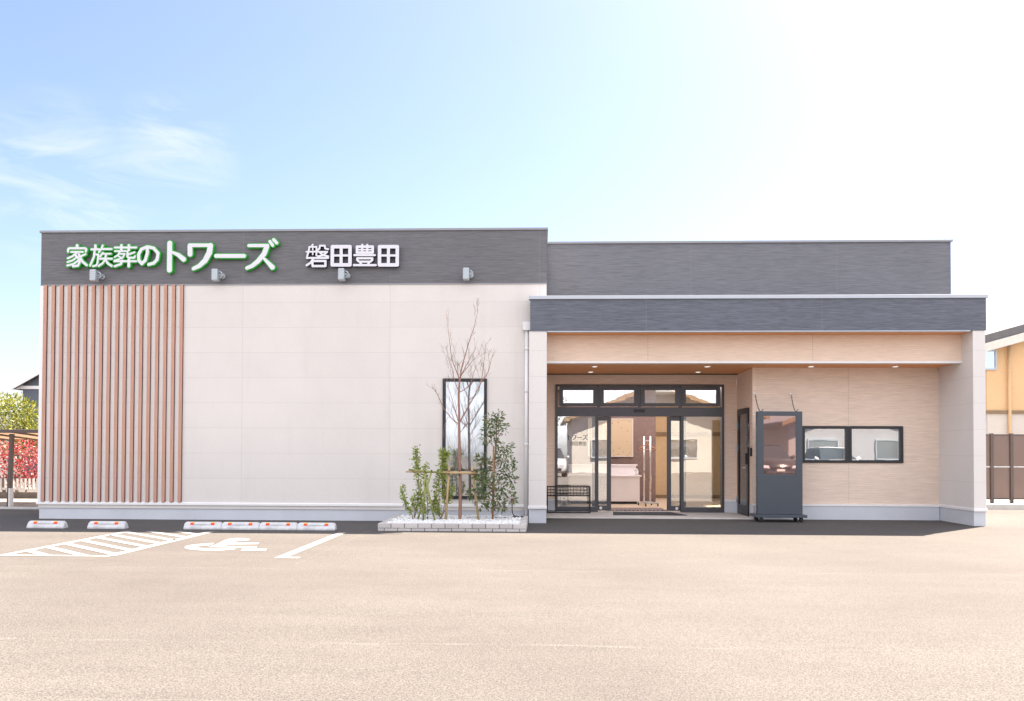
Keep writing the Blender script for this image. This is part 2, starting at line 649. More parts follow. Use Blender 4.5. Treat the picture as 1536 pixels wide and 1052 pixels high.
def sheet(polys, name, z=0.004):
    m = MB()
    k = 0
    for pl in polys:
        m.add([(x, y, z + 0.0002 * k) for x, y in pl], [tuple(range(len(pl)))])
        k = (k + 1) % 8
    return struct(m.build(name, M['paint'], fix=False))


def bar(a, b, w):
    a, b = Vector((*a, 0)), Vector((*b, 0))
    d = (b - a).normalized()
    n = Vector((-d.y, d.x, 0)) * w / 2
    return [(a - n)[:2], (b - n)[:2], (b + n)[:2], (a + n)[:2]]


HX0, HX1, HY0, HY1 = -6.30, -5.03, 9.20, 12.10
hat = [bar((HX0, HY0), (HX0, HY1), 0.10), bar((HX1, HY0 + .05), (HX1, HY1), 0.13), bar((HX0 - .045, HY0), (HX1 + .02, HY0), 0.09)]
for k in range(10):
    # slanted bars from the left line down to the right one
    a, b = Vector((HX0, HY0 + 0.46 + k * 0.385)), Vector((HX1, HY0 - 0.62 + k * 0.385))
    d = b - a
    if a.y > HY1:
        a = a + d * ((a.y - HY1) / (a.y - b.y))
    if b.y < HY0:
        b = a + d * ((a.y - HY0) / (a.y - b.y))
    if a.y > b.y + 0.05:
        hat.append(bar(a, b, 0.105))
sheet(hat, 'hatched_marking')
bx = -3.00
sheet([bar((bx, 9.15), (bx, 12.12), 0.125), bar((bx + .064, 9.20), (bx + .22, 9.20), 0.10)], 'bay_marking')


def gpx(zx, zy):
    q = on_ground(270 + zx * 140 / 1536, 800 + zy * 35 / 384)
    return (round(q.x, 3), round(q.y, 3))


sym = [
    [(560, 165), (400, 175), (200, 195), (105, 215), (72, 240), (110, 262), (220, 280), (400, 290), (650, 290), (850, 278), (905, 268), (920, 240),
     (800, 252), (600, 255), (430, 254), (330, 248), (275, 237), (300, 221), (390, 210), (470, 206), (525, 192)],
    [(466, 234), (570, 197), (640, 166), (760, 110), (830, 90), (950, 85), (1110, 90), (1155, 105), (1120, 123), (1000, 132), (900, 140), (865, 160), (1305, 160), (1275, 186),
     (800, 192), (730, 217), (1268, 220), (1240, 262), (1430, 262), (1415, 290), (1000, 297), (1035, 239), (700, 238)],
]
sheet([[gpx(*q) for q in pl] for pl in sym], 'wheelchair_marking')

# ---------------------------------------------------------------- the funeral hall
B = thing('funeral_hall', 'single storey hall with cream siding, charcoal parapets and recessed glass entrance', 'building', (0, 0, 0))
YL, YP, YR, YD = 14.25, 14.0, 15.2, 16.5
ZT = 5.215

# left block
WN = (-1.731, -0.957, 0.413, 2.541)
w = MB()
w.wall(-9.11, 0.11, 0.20, 4.26, YL, YL + .16, [WN])
w.wall(YL + .161, 18.4, 0.2, 4.26, -9.11, -8.95, axis='y')
w.wall(-8.949, 0.11, 0.2, 5.15, 18.24, 18.4)
w.wall(YL + .161, 18.23, 0.2, 5.15, 0.109, -0.05, axis='y')
w.build('wall', M['cream'], B)
w = MB()
w.wall(-9.117, 0.117, 4.256, ZT, YL - .008, YL + .15)
w.wall(YL + .151, 18.4, 4.262, ZT, -9.117, -8.96, axis='y')
w.build('parapet', M['charcoal'], B)
MB().box(-8.94, -0.06, YL + .17, 18.22, 4.95, 5.0).build('roof_deck', M['coping'], B)
w = MB()
w.box(-9.145, 0.135, YL - .03, YL + .18, ZT - .002, ZT + .042)
w.box(-9.145, -8.94, YL + .181, 18.4, ZT - .002, ZT + .042)
w.box(-0.06, 0.135, YL + .181, 18.4, ZT - .002, ZT + .042)
w.build('coping', M['coping'], B, 0.006)
MB().box(-9.12, 0.115, YL - .014, YL - .009, 4.246, 4.264).build('drip_flashing', M['coping'], B)
w = MB().box(-9.10, -0.2, YL + .02, YL + .14, 0, 0.262).box(-9.10, -9.0, YL + .141, 18.38, 0, 0.262)
w.build('plinth', M['plinth'], B)
w = MB().prism_x([(YL - .025, .262), (YL + .1, .262), (YL + .1, .312), (YL - .003, .312), (YL - .025, .30)], -9.135, -0.2)
w.box(-9.135, -9.05, YL + .101, 18.4, .262, .312)
w.build('base_trim', M['white'], B, 0.002)
w = MB().box(-9.122, -9.06, YL - .012, YL - .002, .313, 4.245).box(-9.122, -9.112, YL - .0015, YL + .06, .313, 4.245)
w.build('corner_trim', M['white'], B, 0.003)
w = MB()
for k in range(18):
    x = -9.012 + k * 0.1482
    w.box(x - .033, x + .027, YL - .032, YL - .0005, .318, 4.252)
w.build('slat_screen', M['slat'], B, 0.003)
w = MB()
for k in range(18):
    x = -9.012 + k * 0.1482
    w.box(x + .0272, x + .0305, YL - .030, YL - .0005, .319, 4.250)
w.build('slat_dark_sides', plain('dark_slat_edge', (0.10, 0.045, 0.05), .6), B)  # thin dark strip added down the right side of each slat

# tall window
x0, x1, z0, z1 = WN


def frame_xz(m, x0, x1, z0, z1, y0, y1, t, tb=None):
    tb = tb or t
    m.box(x0, x0 + t, y0, y1, z0, z1).box(x1 - t, x1, y0, y1, z0, z1)
    m.box(x0 + t, x1 - t, y0, y1, z0, z0 + tb).box(x0 + t, x1 - t, y0, y1, z1 - tb, z1)
    return m


wf = frame_xz(MB(), x0 - .01, x1 + .01, z0 - .01, z1 + .01, YL - .03, YL + .06, .052).build('tall_window', M['black'], B, 0.003)
MB().box(x0 + .04, x1 - .04, YL + .020, YL + .026, z0 + .04, z1 - .04).build('pane', M['glass_t'], wf)
w = MB()
for s in range(40):
    pass
t = NT('sheer_curtain')
t.done((0.66, 0.70, 0.72), 0.9)
M['curtain'] = t.m


def curtain(x0, x1, y, z0, z1, folds, amp):
    m = MB()
    n = folds * 8
    vs, fs = [], []
    for i in range(n + 1):
        x = x0 + (x1 - x0) * i / n
        yy = y + amp * math.sin(i / 8 * 2 * math.pi) + amp * .4 * math.sin(i * .37)
        vs += [(x, yy, z0), (x, yy + .01 * math.sin(i * .21), z1)]
        if i:
            fs.append((2 * i - 2, 2 * i, 2 * i + 1, 2 * i - 1))
    return m.add(vs, fs, True)


curtain(x0 + .01, x1 - .01, YL + .25, z0 - .1, z1 + .1, 9, .03).build('curtain', M['curtain'], wf)

# rear block
M['charcoal_rear'] = siding('charcoal_rear_siding', (0.155, 0.160, 0.182), 'line', None, (2.85, 2.73), 0.19, 0.6, (0.22, 0.22, 0.24), vhalf=0.004)
w = MB()
w.wall(0.115, 7.69, 2.95, ZT, YR + .012, YR + .17)
w.wall(YR + .171, 22.0, 2.95, ZT, 7.69, 7.53, axis='y')
w.wall(0.115, 7.529, 2.95, ZT, 21.85, 22.0)
w.build('parapet', M['charcoal_rear'], B)
w = MB()
w.box(0.14, 7.72, YR - .02, YR + .20, ZT - .002, ZT + .042)
w.box(7.52, 7.72, YR + .201, 22.0, ZT - .002, ZT + .042)
w.build('coping', M['coping'], B, 0.006)
# roof stops short here; an added, unseen open court brings daylight indoors
MB().box(0.115, 7.52, YR + .18, 16.70, 4.9, 4.95).build('roof_deck', M['coping'], B)
MB().box(5.02, 7.44, 16.72, 21.8, .004, .03).build('added_court_floor', M['pale_conc'], B)
MB().wall(5.02, 7.44, .03, 4.88, 16.71, 16.64).build('added_court_wall', M['cream_pier'], B)
# canopy
FX0, FX1 = -0.178, 7.668
w = MB()
w.wall(FX0, FX1, 3.365, 3.925, YP, YP + .10)
w.wall(YP + .101, YR, 3.365, 3.925, FX1, FX1 - .1, axis='y')
w.wall(YP + .101, YL - .01, 3.365, 3.925, FX0, FX0 + .1, axis='y')
w.build('canopy_fascia', M['charcoal_canopy'], B)
w = MB().box(FX0 - .025, FX1 + .03, YP - .025, YP + .14, 3.922, 3.985)
w.box(FX1 - .11, FX1 + .03, YP + .141, YR + .01, 3.922, 3.985)
w.build('coping', M['flash'], B, 0.006)
w = MB().box(FX0 + .30, FX1 - .27, YP - .012, YP + .09, 3.345, 3.364)
w.build('drip_flashing', M['flash'], B, 0.003)
MB().box(FX0 + .11, FX1 - .105, YP + .105, YR + .01, 3.75, 3.80).build('canopy_deck', M['coping'], B)
w = MB().box(0.118, 7.447, YP + .092, 14.385, 3.352, 3.40)
w.build('eaves_soffit', M['soffit'], B)
w = MB().wall(0.118, 7.447, 2.885, 3.351, 14.39, 14.52)
w.build('beam', M['beige_beam'], B)
w = MB().prism_x([(14.375, 2.842), (14.53, 2.842), (14.53, 2.884), (14.385, 2.884), (14.375, 2.875)], 0.118, 7.447)
w.build('beam_trim', M['white'], B, 0.002)
w = MB().box(0.118, 7.447, 14.532, 16.62, 2.853, 2.87)
w.build('soffit', M['soffit'], B)
# piers
MB().wall(-0.196, 0.116, .262, 3.364, YP + .012, YL - .012).build('pier', M['cream_pier'], B, 0.002)
MB().wall(YL - .0115, YD, .262, 2.852, 0.117, 0.111, axis='y').build('wall', M['cream_pier'], B)
MB().wall(7.447, 7.655, .262, 3.364, YP + .012, 21.9).build('wing_wall', M['cream_pier'], B, 0.002)
for q in ((-0.190, 0.114, YP + .03, YL, 0, .25), (7.453, 7.650, YP + .03, 21.9, 0, .25)):
    MB().box(*q).build('plinth', M['plinth'], B)
for q in ((-0.208, 0.125, YP - .008, YL + .0, .25, .30), (7.435, 7.668, YP - .008, 21.9, .25, .30)):
    MB().box(*q).build('base_trim', M['white'], B, 0.006)
# porch walls in beige
RW = (4.919, 6.775, 1.074, 1.743)
w = MB().wall(4.021, 7.446, .262, 2.852, YR, YR + .16, [RW])
w.build('wall', M['beige'], B)
DW = (0.314, 3.76, 0.0, 2.64)
w = MB().wall(0.118, 4.019, .0, 2.852, YD, YD + .12, [DW])
w.build('wall', M['beige_side'], B)
SDY0, SDY1 = 15.50, 16.32
w = MB().wall(YR + .161, YD - .001, .0, 2.852, 4.02, 4.16, [(SDY0, SDY1, 0.0, 2.12)], axis='y')
w.build('wall', M['beige_side'], B)
MB().box(3.995, 4.062, YR - .008, YR - .0005, .315, 2.851).build('corner_trim', M['beige_side'], B, 0.003)
for q in ((4.03, 7.44, YR - .012, YR - .001, 0, .25), (0.118, .31, YD - .02, YD - .001, 0.026, .25),
          (3.764, 4.008, YD - .02, YD - .001, .026, .25), (4.008, 4.019, SDY1 + .03, YD - .021, .026, .25),
          (4.008, 4.0195, YR - .012, SDY0 - .03, .026, .25)):
    MB().box(*q).build('plinth', M['plinth'], B)
for q in ((3.99, 7.434, YR - .026, YR - .001, .25, .29), (0.118, .31, YD - .032, YD - .001, .25, .29),
          (3.764, 3.996, YD - .032, YD - .001, .25, .29)):
    MB().box(*q).build('base_trim', M['white'], B, 0.004)
MB().box(0.12, 7.44, 16.4, 16.61, 2.84, 2.852).build('shadow_gap', M['black'], B)
MB().box(0.125, 4.0, 15.12, 21.8, -.05, .025).build('porch_slab', M['slab'], B, 0.004)
# downlights
t = NT('downlight_lens')
t.done((0.85, 0.83, 0.80), 0.3)
t.b.inputs['Emission Color'].default_value = (1, .93, .82, 1)
t.b.inputs['Emission Strength'].default_value = 0.2
M['lens'] = t.m
for px, py in ((892, 547.5), (1061, 548), (1216.5, 548), (1343, 548.5), (886, 555.5), (1047, 556.5)):
    q = at(px, py, 14.95 if py < 550 else 15.95)
    d = MB().tube([(q.x, q.y, 2.853), (q.x, q.y, 2.840)], [.066, .060], 24).build('downlight', M['white'], B)
    MB().tube([(q.x, q.y, 2.8399), (q.x, q.y, 2.836)], .046, 20).build('lens', M['lens'], d)

# right-hand windows
for xa, xb in ((RW[0], 5.775), (5.785, RW[1])):
    f = frame_xz(MB(), xa - .004, xb + .004, RW[2] - .008, RW[3] + .008, YR - .03, YR + .07, .05).build('window', M['black'], B, 0.003)
    MB().box(xa + .03, xb - .03, YR + .02, YR + .026, RW[2] + .03, RW[3] - .03).build('pane', M['glass_t'], f)
    frame_xz(MB(), xa + .047, xb - .047, RW[2] + .043, RW[3] - .043, YR + .03, YR + .05, .028).build('sash', M['white'], f)
    MB().box(xa - .05, xb + .05, YR + .18, YR + .185, RW[2] - .05, RW[3] + .05).build('blind', M['curtain'], f)

# entrance
DX0, DX1 = DW[0], DW[1]
y0, y1 = YD - .03, YD + .09
ef = MB()
ef.box(DX0, DX0 + .05, y0, y1, .026, 2.64).box(DX1 - .05, DX1, y0, y1, .026, 2.64)
ef.box(DX0 + .05, DX1 - .05, y0, y1, 2.60, 2.64)
ef.box(DX0 + .05, DX1 - .05, y0, y1, 1.985, 2.175)                     # header box
ef.box(DX0 + .05, DX0 + .83, y0, y1, .026, .13).box(DX1 - .83, DX1 - .05, y0, y1, .026, .13)
ef.box(1.135, 1.19, y0, y1, .026, 1.985).box(2.885, 2.94, y0, y1, .026, 1.985)
for k in (1, 2, 3):
    xm = DX0 + .05 + (DX1 - DX0 - .1) * k / 4
    ef.box(xm - .028, xm + .028, y0, y1, 2.175, 2.60)
ef = ef.build('entrance_frame', M['frame'], B, 0.003)
MB().box(DX0 + .045, 1.14, YD + .03, YD + .036, .12, 1.99).build('fixed_pane', M['glass'], ef)
MB().box(2.935, DX1 - .045, YD + .03, YD + .036, .12, 1.99).build('fixed_pane', M['glass'], ef)
MB().box(1.93, 2.145, y0 - .045, y0 - .0005, 2.075, 2.125).build('door_sensor', M['black'], ef, 0.006)
t4 = (DX1 - DX0 - .1) / 4
for k in range(4):
    xa, xb = DX0 + .05 + k * t4 + .03, DX0 + .05 + (k + 1) * t4 - .03
    f = frame_xz(MB(), xa, xb, 2.19, 2.592, y0 - .012, y0 + .05, .078, .068)
    f.box(xa + .10, xa + .16, y0 - .03, y0 - .012, 2.192, 2.21).box(xb - .16, xb - .10, y0 - .03, y0 - .012, 2.192, 2.21)
    f = f.build('transom_window', M['frame'], B, 0.003)
    MB().box(xa + .06, xb - .06, y0 + .02, y0 + .026, 2.24, 2.54).build('pane', M['glass'], f)
for xa, xb, side in ((1.195, 1.467, 0), (2.61, 2.88, 1)):
    f = MB()
    sw = .085
    if side == 0:
        f.box(xb - sw, xb, YD + .045, YD + .085, .05, 1.98).box(xa - .12, xa + .01, YD + .045, YD + .085, .05, 1.98)
        f.box(xa + .01, xb - sw, YD + .045, YD + .085, .05, .15).box(xa + .01, xb - sw, YD + .045, YD + .085, 1.90, 1.98)
        gx = (xa, xb - sw + .01)
        bx_ = xa + .06
    else:
        f.box(xa, xa + sw, YD + .045, YD + .085, .05, 1.98).box(xb - .01, xb + .12, YD + .045, YD + .085, .05, 1.98)
        f.box(xa + sw, xb - .01, YD + .045, YD + .085, .05, .15).box(xa + sw, xb - .01, YD + .045, YD + .085, 1.90, 1.98)
        gx = (xa + sw - .01, xb)
        bx_ = xb - .07
    f = f.build('sliding_door', M['frame'], B, 0.003)
    MB().box(gx[0], gx[1], YD + .062, YD + .068, .14, 1.91).build('pane', M['glass'], f)
    MB().tube([(bx_, YD + .0445, .10), (bx_, YD + .040, .10)], .030, 20).build('door_button', M['white'], f)

# side door, seen edge-on in the return wall
sdf = MB()
sdf.box(3.985, 4.03, SDY0, SDY0 + .09, .03, 2.115).box(3.985, 4.03, SDY1 - .09, SDY1, .03, 2.115)
sdf.box(3.985, 4.03, SDY0 + .09, SDY1 - .09, .03, .22).box(3.985, 4.03, SDY0 + .09, SDY1 - .09, 2.00, 2.115)
sdf = sdf.build('side_door', M['black'], B, 0.003)
MB().box(4.005, 4.011, SDY0 + .08, SDY1 - .08, .21, 2.01).build('pane', M['glass'], sdf)
MB().tube([(3.985, SDY0 + .05, .96), (3.93, SDY0 + .05, .96), (3.93, SDY0 + .17, .96)], .012, 10).build('lever_handle', M['steel'], sdf)
MB().box(3.955, 3.985, SDY0 + .02, SDY0 + .085, 1.02, 1.24).build('code_lock', M['rubber'], sdf, 0.006)
for z in (1.72, 1.27, .25):
    MB().box(3.965, 3.985, SDY1 - .02, SDY1 + .03, z, z + .13).build('hinge', M['steel'], sdf)
MB().tube([(4.02, 15.36, 1.80), (3.965, 15.36, 1.80), (3.965, 15.36, 1.36), (4.02, 15.36, 1.36)], .010, 10).build('wall_bracket', M['steel'], B)
MB().box(3.995, 4.0195, 15.30, 15.39, 1.18, 1.34).build('intercom', M['rubber'], B, 0.005)

# downpipe
dpx = -0.238
w = MB().tube([(dpx, YL - .06, .11), (dpx, YL - .06, 3.42)], .034, 16)
for z in (1.35, 2.3, 3.05):
    w.tube([(dpx, YL - .06, z), (dpx, YL - .06, z + .05)], .039, 16)
dp = w.build('downpipe', M['white'], B)
MB().prism([(dpx - .06, 3.40), (dpx + .06, 3.40), (dpx + .075, 3.43), (dpx + .075, 3.55), (dpx - .075, 3.55), (dpx - .075, 3.43)], YL - .13, YL - .012).build('hopper', M['white'], dp, 0.004)

# inside the hall
M['taupe'] = plain('taupe_wallpaper', (0.21, 0.145, 0.135), 0.85, 0, 0.12, 14, 0.2, 70)
M['ochre'] = plain('ochre_wallpaper', (0.56, 0.42, 0.265), 0.85, 0, 0.06, 8, 0.2, 90)
M['tan_floor'] = plain('vinyl_floor', (0.56, 0.44, 0.33), 0.45, 0, 0.08, 5)
cm = MB()
for i, (ya, yb_) in enumerate(((16.622, 17.3), (20.6, 21.8))):
    cm.box(0.13, 4.9, ya, yb_, 2.80, 2.84)
cm.box(0.13, .6, 17.3, 20.6, 2.80, 2.84).box(4.5, 4.9, 17.3, 20.6, 2.80, 2.84)
cm.build('ceiling', M['white'], B)
t = NT('added_diffuser')
t.t.nodes.remove(t.b)
tl = t.n('BsdfTranslucent')
tl.inputs[0].default_value = (0.66, 0.67, 0.70, 1)
t.put(t.out.inputs[0], tl.outputs[0])
MB().box(.59, 4.51, 17.29, 20.61, 2.842, 2.85).build('added_rooflight', t.m, B)  # added unseen panel, spreads daylight into the dim hall
MB().box(0.12, 4.9, 16.9, 21.8, .0251, .032).build('hall_floor', M['tan_floor'], B)
w = MB().box(0.12, 2.85, 19.82, 19.95, .033, 2.8)
w.build('inner_wall', M['taupe'], B)
w = MB().box(2.851, 4.9, 21.6, 21.75, .033, 2.8)
w.build('inner_wall', M['ochre'], B)
MB().wall(16.63, 21.6, .033, 2.8, 4.9, 5.0, [(17.2, 19.6, .1, 2.6)], axis='y').build('inner_wall', M['ochre'], B)  # opening towards the added court lets its light in
MB().wall(16.63, 19.82, .033, 2.8, 0.119, 0.16, axis='y').build('inner_wall', M['ochre'], B)
M['rail'] = plain('rail_brown', (0.22, 0.15, 0.09), .6)
MB().box(2.86, 4.89, 21.57, 21.599, .034, .12).build('skirting', M['rail'], B)
MB().box(2.86, 4.89, 21.56, 21.599, 1.70, 1.80).build('wall_rail', M['rail'], B)

# ---------------------------------------------------------------- floodlights over the sign band
fl0 = None
FL = [(142, 'grey floodlight under the large green-edged kanji lettering'),
      (324, 'grey floodlight below the green-edged katakana at the end of the lettering'),
      (513, 'grey floodlight below the plain white kanji lettering'),
      (699.5, 'grey floodlight on the bare charcoal band above the bare sapling')]
for px, lab in FL:
    q = at(px, 418, YL - .16)
    if fl0 is None:
        T = thing('floodlight', lab, 'floodlight', (q.x, YL - .16, 4.37), 'floodlights along the charcoal sign band')
        x, y, z = T.location
        MB().box(x - .055, x + .055, y - .075, y + .055, z - .085, z + .125).build('lamp_head', M['lamp_grey'], T, 0.014)
        w = MB()
        for k in range(5):
            w.box(x - .0585, x + .0585, y - .078, y - .074, z - .06 + k * .035, z - .052 + k * .035)
        w.build('cooling_fins', M['lamp_grey'], T)
        w = MB()
        pts = [(x + .056 + .055 * math.sin(a), y, z + .03 + .055 * math.cos(a)) for a in [math.pi * i / 12 for i in range(13)]]
        w.tube(pts, .013, 8)
        w.build('yoke', M['lamp_grey'], T)
        w = MB().tube([(x + .07, YL - .012, z + .03), (x + .07, YL - .045, z + .03)], .05, 20).tube([(x + .07, YL - .04, z + .03), (x + .07, y, z + .03)], .018, 10)
        w.build('wall_mount', M['lamp_grey'], T)
        fl0 = T
    else:
        dup(fl0, (q.x, YL - .16, 4.37 + (0.0035 * 0)), lab)

# ---------------------------------------------------------------- lettering
ZA = (95, 350, 170 / 1536)
ZB = (240, 350, 190 / 1536)
ZC = (450, 355, 170 / 1536)
GLYPH = {
    'ka': (ZA, [([(230, 200), (230, 222)], 17), ([(108, 283), (108, 252), (122, 238), (340, 238), (355, 252), (350, 283)], 13),
                ([(150, 287), (310, 287)], 11), ([(232, 292), (170, 345), (105, 372)], 12),
                ([(200, 322), (252, 372), (268, 425), (245, 472), (180, 480)], 14), ([(225, 362), (170, 402), (102, 424)], 11),
                ([(252, 402), (180, 452), (100, 470)], 12), ([(345, 318), (285, 345)], 12), ([(255, 318), (300, 412), (365, 465)], 14)]),
    'zoku': (ZA, [([(480, 200), (480, 238)], 15), ([(425, 252), (530, 252)], 12), ([(472, 255), (462, 350), (412, 470)], 12),
                  ([(468, 322), (522, 322), (510, 440), (490, 472), (450, 478)], 11), ([(578, 200), (560, 248), (530, 288)], 12),
                  ([(560, 248), (700, 248)], 12), ([(582, 300), (545, 350)], 11), ([(575, 312), (690, 312)], 10), ([(545, 378), (708, 378)], 12),
                  ([(625, 320), (615, 392), (580, 440), (528, 475)], 12), ([(620, 390), (652, 442), (705, 475)], 13)]),
    'sou': (ZA, [([(745, 228), (1035, 228)], 12), ([(833, 198), (833, 262)], 15), ([(935, 198), (935, 262)], 15), ([(745, 276), (895, 276)], 10),
                 ([(812, 285), (790, 330), (745, 355)], 10), ([(800, 312), (880, 314), (850, 368), (745, 402)], 10), ([(798, 345), (828, 362)], 9),
                 ([(918, 275), (918, 352), (940, 366), (1008, 366), (1020, 345)], 12), ([(1012, 292), (930, 322)], 11),
                 ([(740, 412), (1035, 412)], 12), ([(848, 402), (830, 450), (745, 480)], 13), ([(937, 390), (937, 480)], 16)]),
    'no': (ZA, [([(1185, 225), (1188, 300), (1160, 400), (1115, 445), (1072, 400), (1068, 320), (1105, 250), (1185, 218), (1270, 235), (1333, 305), (1320, 390), (1275, 438), (1208, 455)], 19)]),
    'to': (ZB, [([(160, 152), (160, 475)], 28), ([(195, 262), (265, 292), (330, 345)], (14, 22, 28))]),
    'wa': (ZB, [([(408, 285), (405, 190)], 27), ([(400, 177), (650, 177)], 20), ([(652, 182), (640, 265), (590, 360), (520, 425), (450, 457)], (30, 32, 30, 24, 20))]),
    'bou': (ZB, [([(722, 305), (1058, 305)], 22)]),
    'zu': (ZB, [([(1116, 181), (1340, 181)], 18), ([(1332, 190), (1300, 280), (1225, 370), (1155, 425), (1095, 450)], (28, 28, 26, 22, 19)),
                ([(1298, 335), (1350, 388), (1400, 440)], (14, 20, 28)), ([(1368, 132), (1402, 178)], 17), ([(1412, 110), (1450, 150)], 17)]),
    'iwa': (ZC, [([(205, 145), (192, 168)], 10), ([(160, 176), (150, 240), (130, 300)], 10), ([(160, 174), (255, 174), (255, 288)], 9), ([(122, 240), (270, 236)], 9),
                 ([(205, 192), (205, 215)], 7), ([(205, 252), (205, 275)], 7), ([(300, 158), (296, 195), (275, 214)], 10),
                 ([(300, 158), (365, 158), (372, 196), (412, 206)], 10), ([(285, 241), (398, 241), (345, 287), (275, 300)], 10), ([(300, 250), (350, 287), (412, 300)], 10),
                 ([(128, 322), (412, 322)], 11), ([(212, 330), (180, 385), (125, 420)], 12), ([(200, 362), (376, 362), (376, 430), (205, 430), (200, 362)], 13)]),
    'ta': (ZC, [([(467, 172), (703, 172), (703, 414), (467, 414), (467, 172)], 21), ([(585, 172), (585, 414)], 18), ([(467, 289), (703, 289)], 12)]),
    'toyo': (ZC, [([(796, 172), (1005, 172), (1005, 250), (796, 250), (796, 172)], 15), ([(865, 148), (865, 250)], 12), ([(932, 148), (932, 250)], 12), ([(796, 212), (1005, 212)], 8),
                  ([(762, 284), (1033, 284)], 12), ([(800, 326), (1000, 326), (1000, 350), (975, 371), (825, 371), (800, 350), (800, 326)], 12),
                  ([(838, 378), (852, 405)], 13), ([(960, 378), (945, 405)], 13), ([(756, 417), (1045, 417)], 13)]),
}
GLYPH['den'] = (ZC, [([(x + 629, y) for x, y in st], r) for st, r in GLYPH['ta'][1]])


def sign_xz(Z, zx, zy):
    px, py = Z[0] + zx * Z[2], Z[1] + zy * Z[2]
    return (-8.597 + (px - 104) * .01224, 4.749 - (py - 388) * .01221 + (352 - px) * 5.9e-5)


def strokes(m, key, y_front, y_back, grow=0.0, xf=None, seed=0):
    """every stroke a chain of rounded bars; each sits a hair deeper than the last"""
    Z, sts = GLYPH[key]
    k = seed
    for pts, r in sts:
        rs = r if isinstance(r, tuple) else [r] * len(pts)
        for i in range(len(pts) - 1):
            (ax, az), (bx2, bz) = (sign_xz(Z, *pts[i]), sign_xz(Z, *pts[i + 1]))
            ra, rb = rs[i] * Z[2] * .01222 + grow, rs[i + 1] * Z[2] * .01222 + grow
            if xf:
                (ax, az), (bx2, bz) = xf(ax, az), xf(bx2, bz)
                ra, rb = ra * xf.k, rb * xf.k
            th = math.atan2(bz - az, bx2 - ax)
            poly = [(ax + ra * math.cos(th + math.pi / 2 + math.pi * j / 10), az + ra * math.sin(th + math.pi / 2 + math.pi * j / 10)) for j in range(11)]
            poly += [(bx2 + rb * math.cos(th - math.pi / 2 + math.pi * j / 10), bz + rb * math.sin(th - math.pi / 2 + math.pi * j / 10)) for j in range(11)]
            m.prism(poly, y_front + 0.00025 * (k % 9) * (1 if not xf else .2), y_back)
            k += 1
    return m


S1 = thing('shop_sign', 'raised white lettering with green edges, kanji then large katakana', 'sign', (-8.6, YL - .01, 4.7))
for k in ('ka', 'zoku', 'sou', 'no', 'to', 'wa', 'bou', 'zu'):
    e = strokes(MB(), k, YL - .090, YL - .012, 0.0175).build('letter', M['letter_green'], S1, fix=False)
    strokes(MB(), k, YL - .104, YL - .0905, 0.0015).build('letter_face', M['letter_white'], e, fix=False)
S2 = thing('shop_sign', 'raised plain white lettering of four kanji with dark sides', 'sign', (-4.3, YL - .01, 4.7))
for k in ('iwa', 'ta', 'toyo', 'den'):
    e = strokes(MB(), k, YL - .090, YL - .012, 0.0008).build('letter', M['letter_navy'], S2, fix=False)
    strokes(MB(), k, YL - .100, YL - .0905, 0.003).build('letter_face', M['letter_white'], e, fix=False)


class XF:
    def __init__(self, cx, cz, tx, tz, k):
        self.c, self.t, self.k = (cx, cz), (tx, tz), k

    def __call__(self, x, z):
        return ((x - self.c[0]) * self.k + self.t[0], (z - self.c[1]) * self.k + self.t[1])


a = at(866, 656, YD + .03)
w = MB()
for k in ('to', 'wa', 'bou', 'zu'):
    strokes(w, k, YD + .0285, YD + .0295, -.006, XF(-5.83, 4.78, a.x - .005, a.z, .205))
b = at(866, 665.5, YD + .03)
for k in ('iwa', 'ta', 'toyo', 'den'):
    strokes(w, k, YD + .0285, YD + .0295, -.002, XF(-3.45, 4.75, b.x, b.z, .20))
w.build('glass_lettering', M['black_film'], B, fix=False)

# ---------------------------------------------------------------- wheel stops
M['reflector'] = plain('red_reflector', (0.75, 0.03, 0.01), 0.25, 0, 0.05, 30)
M['amber'] = plain('amber_reflector', (0.85, 0.42, 0.02), 0.25, 0, 0.05, 30)


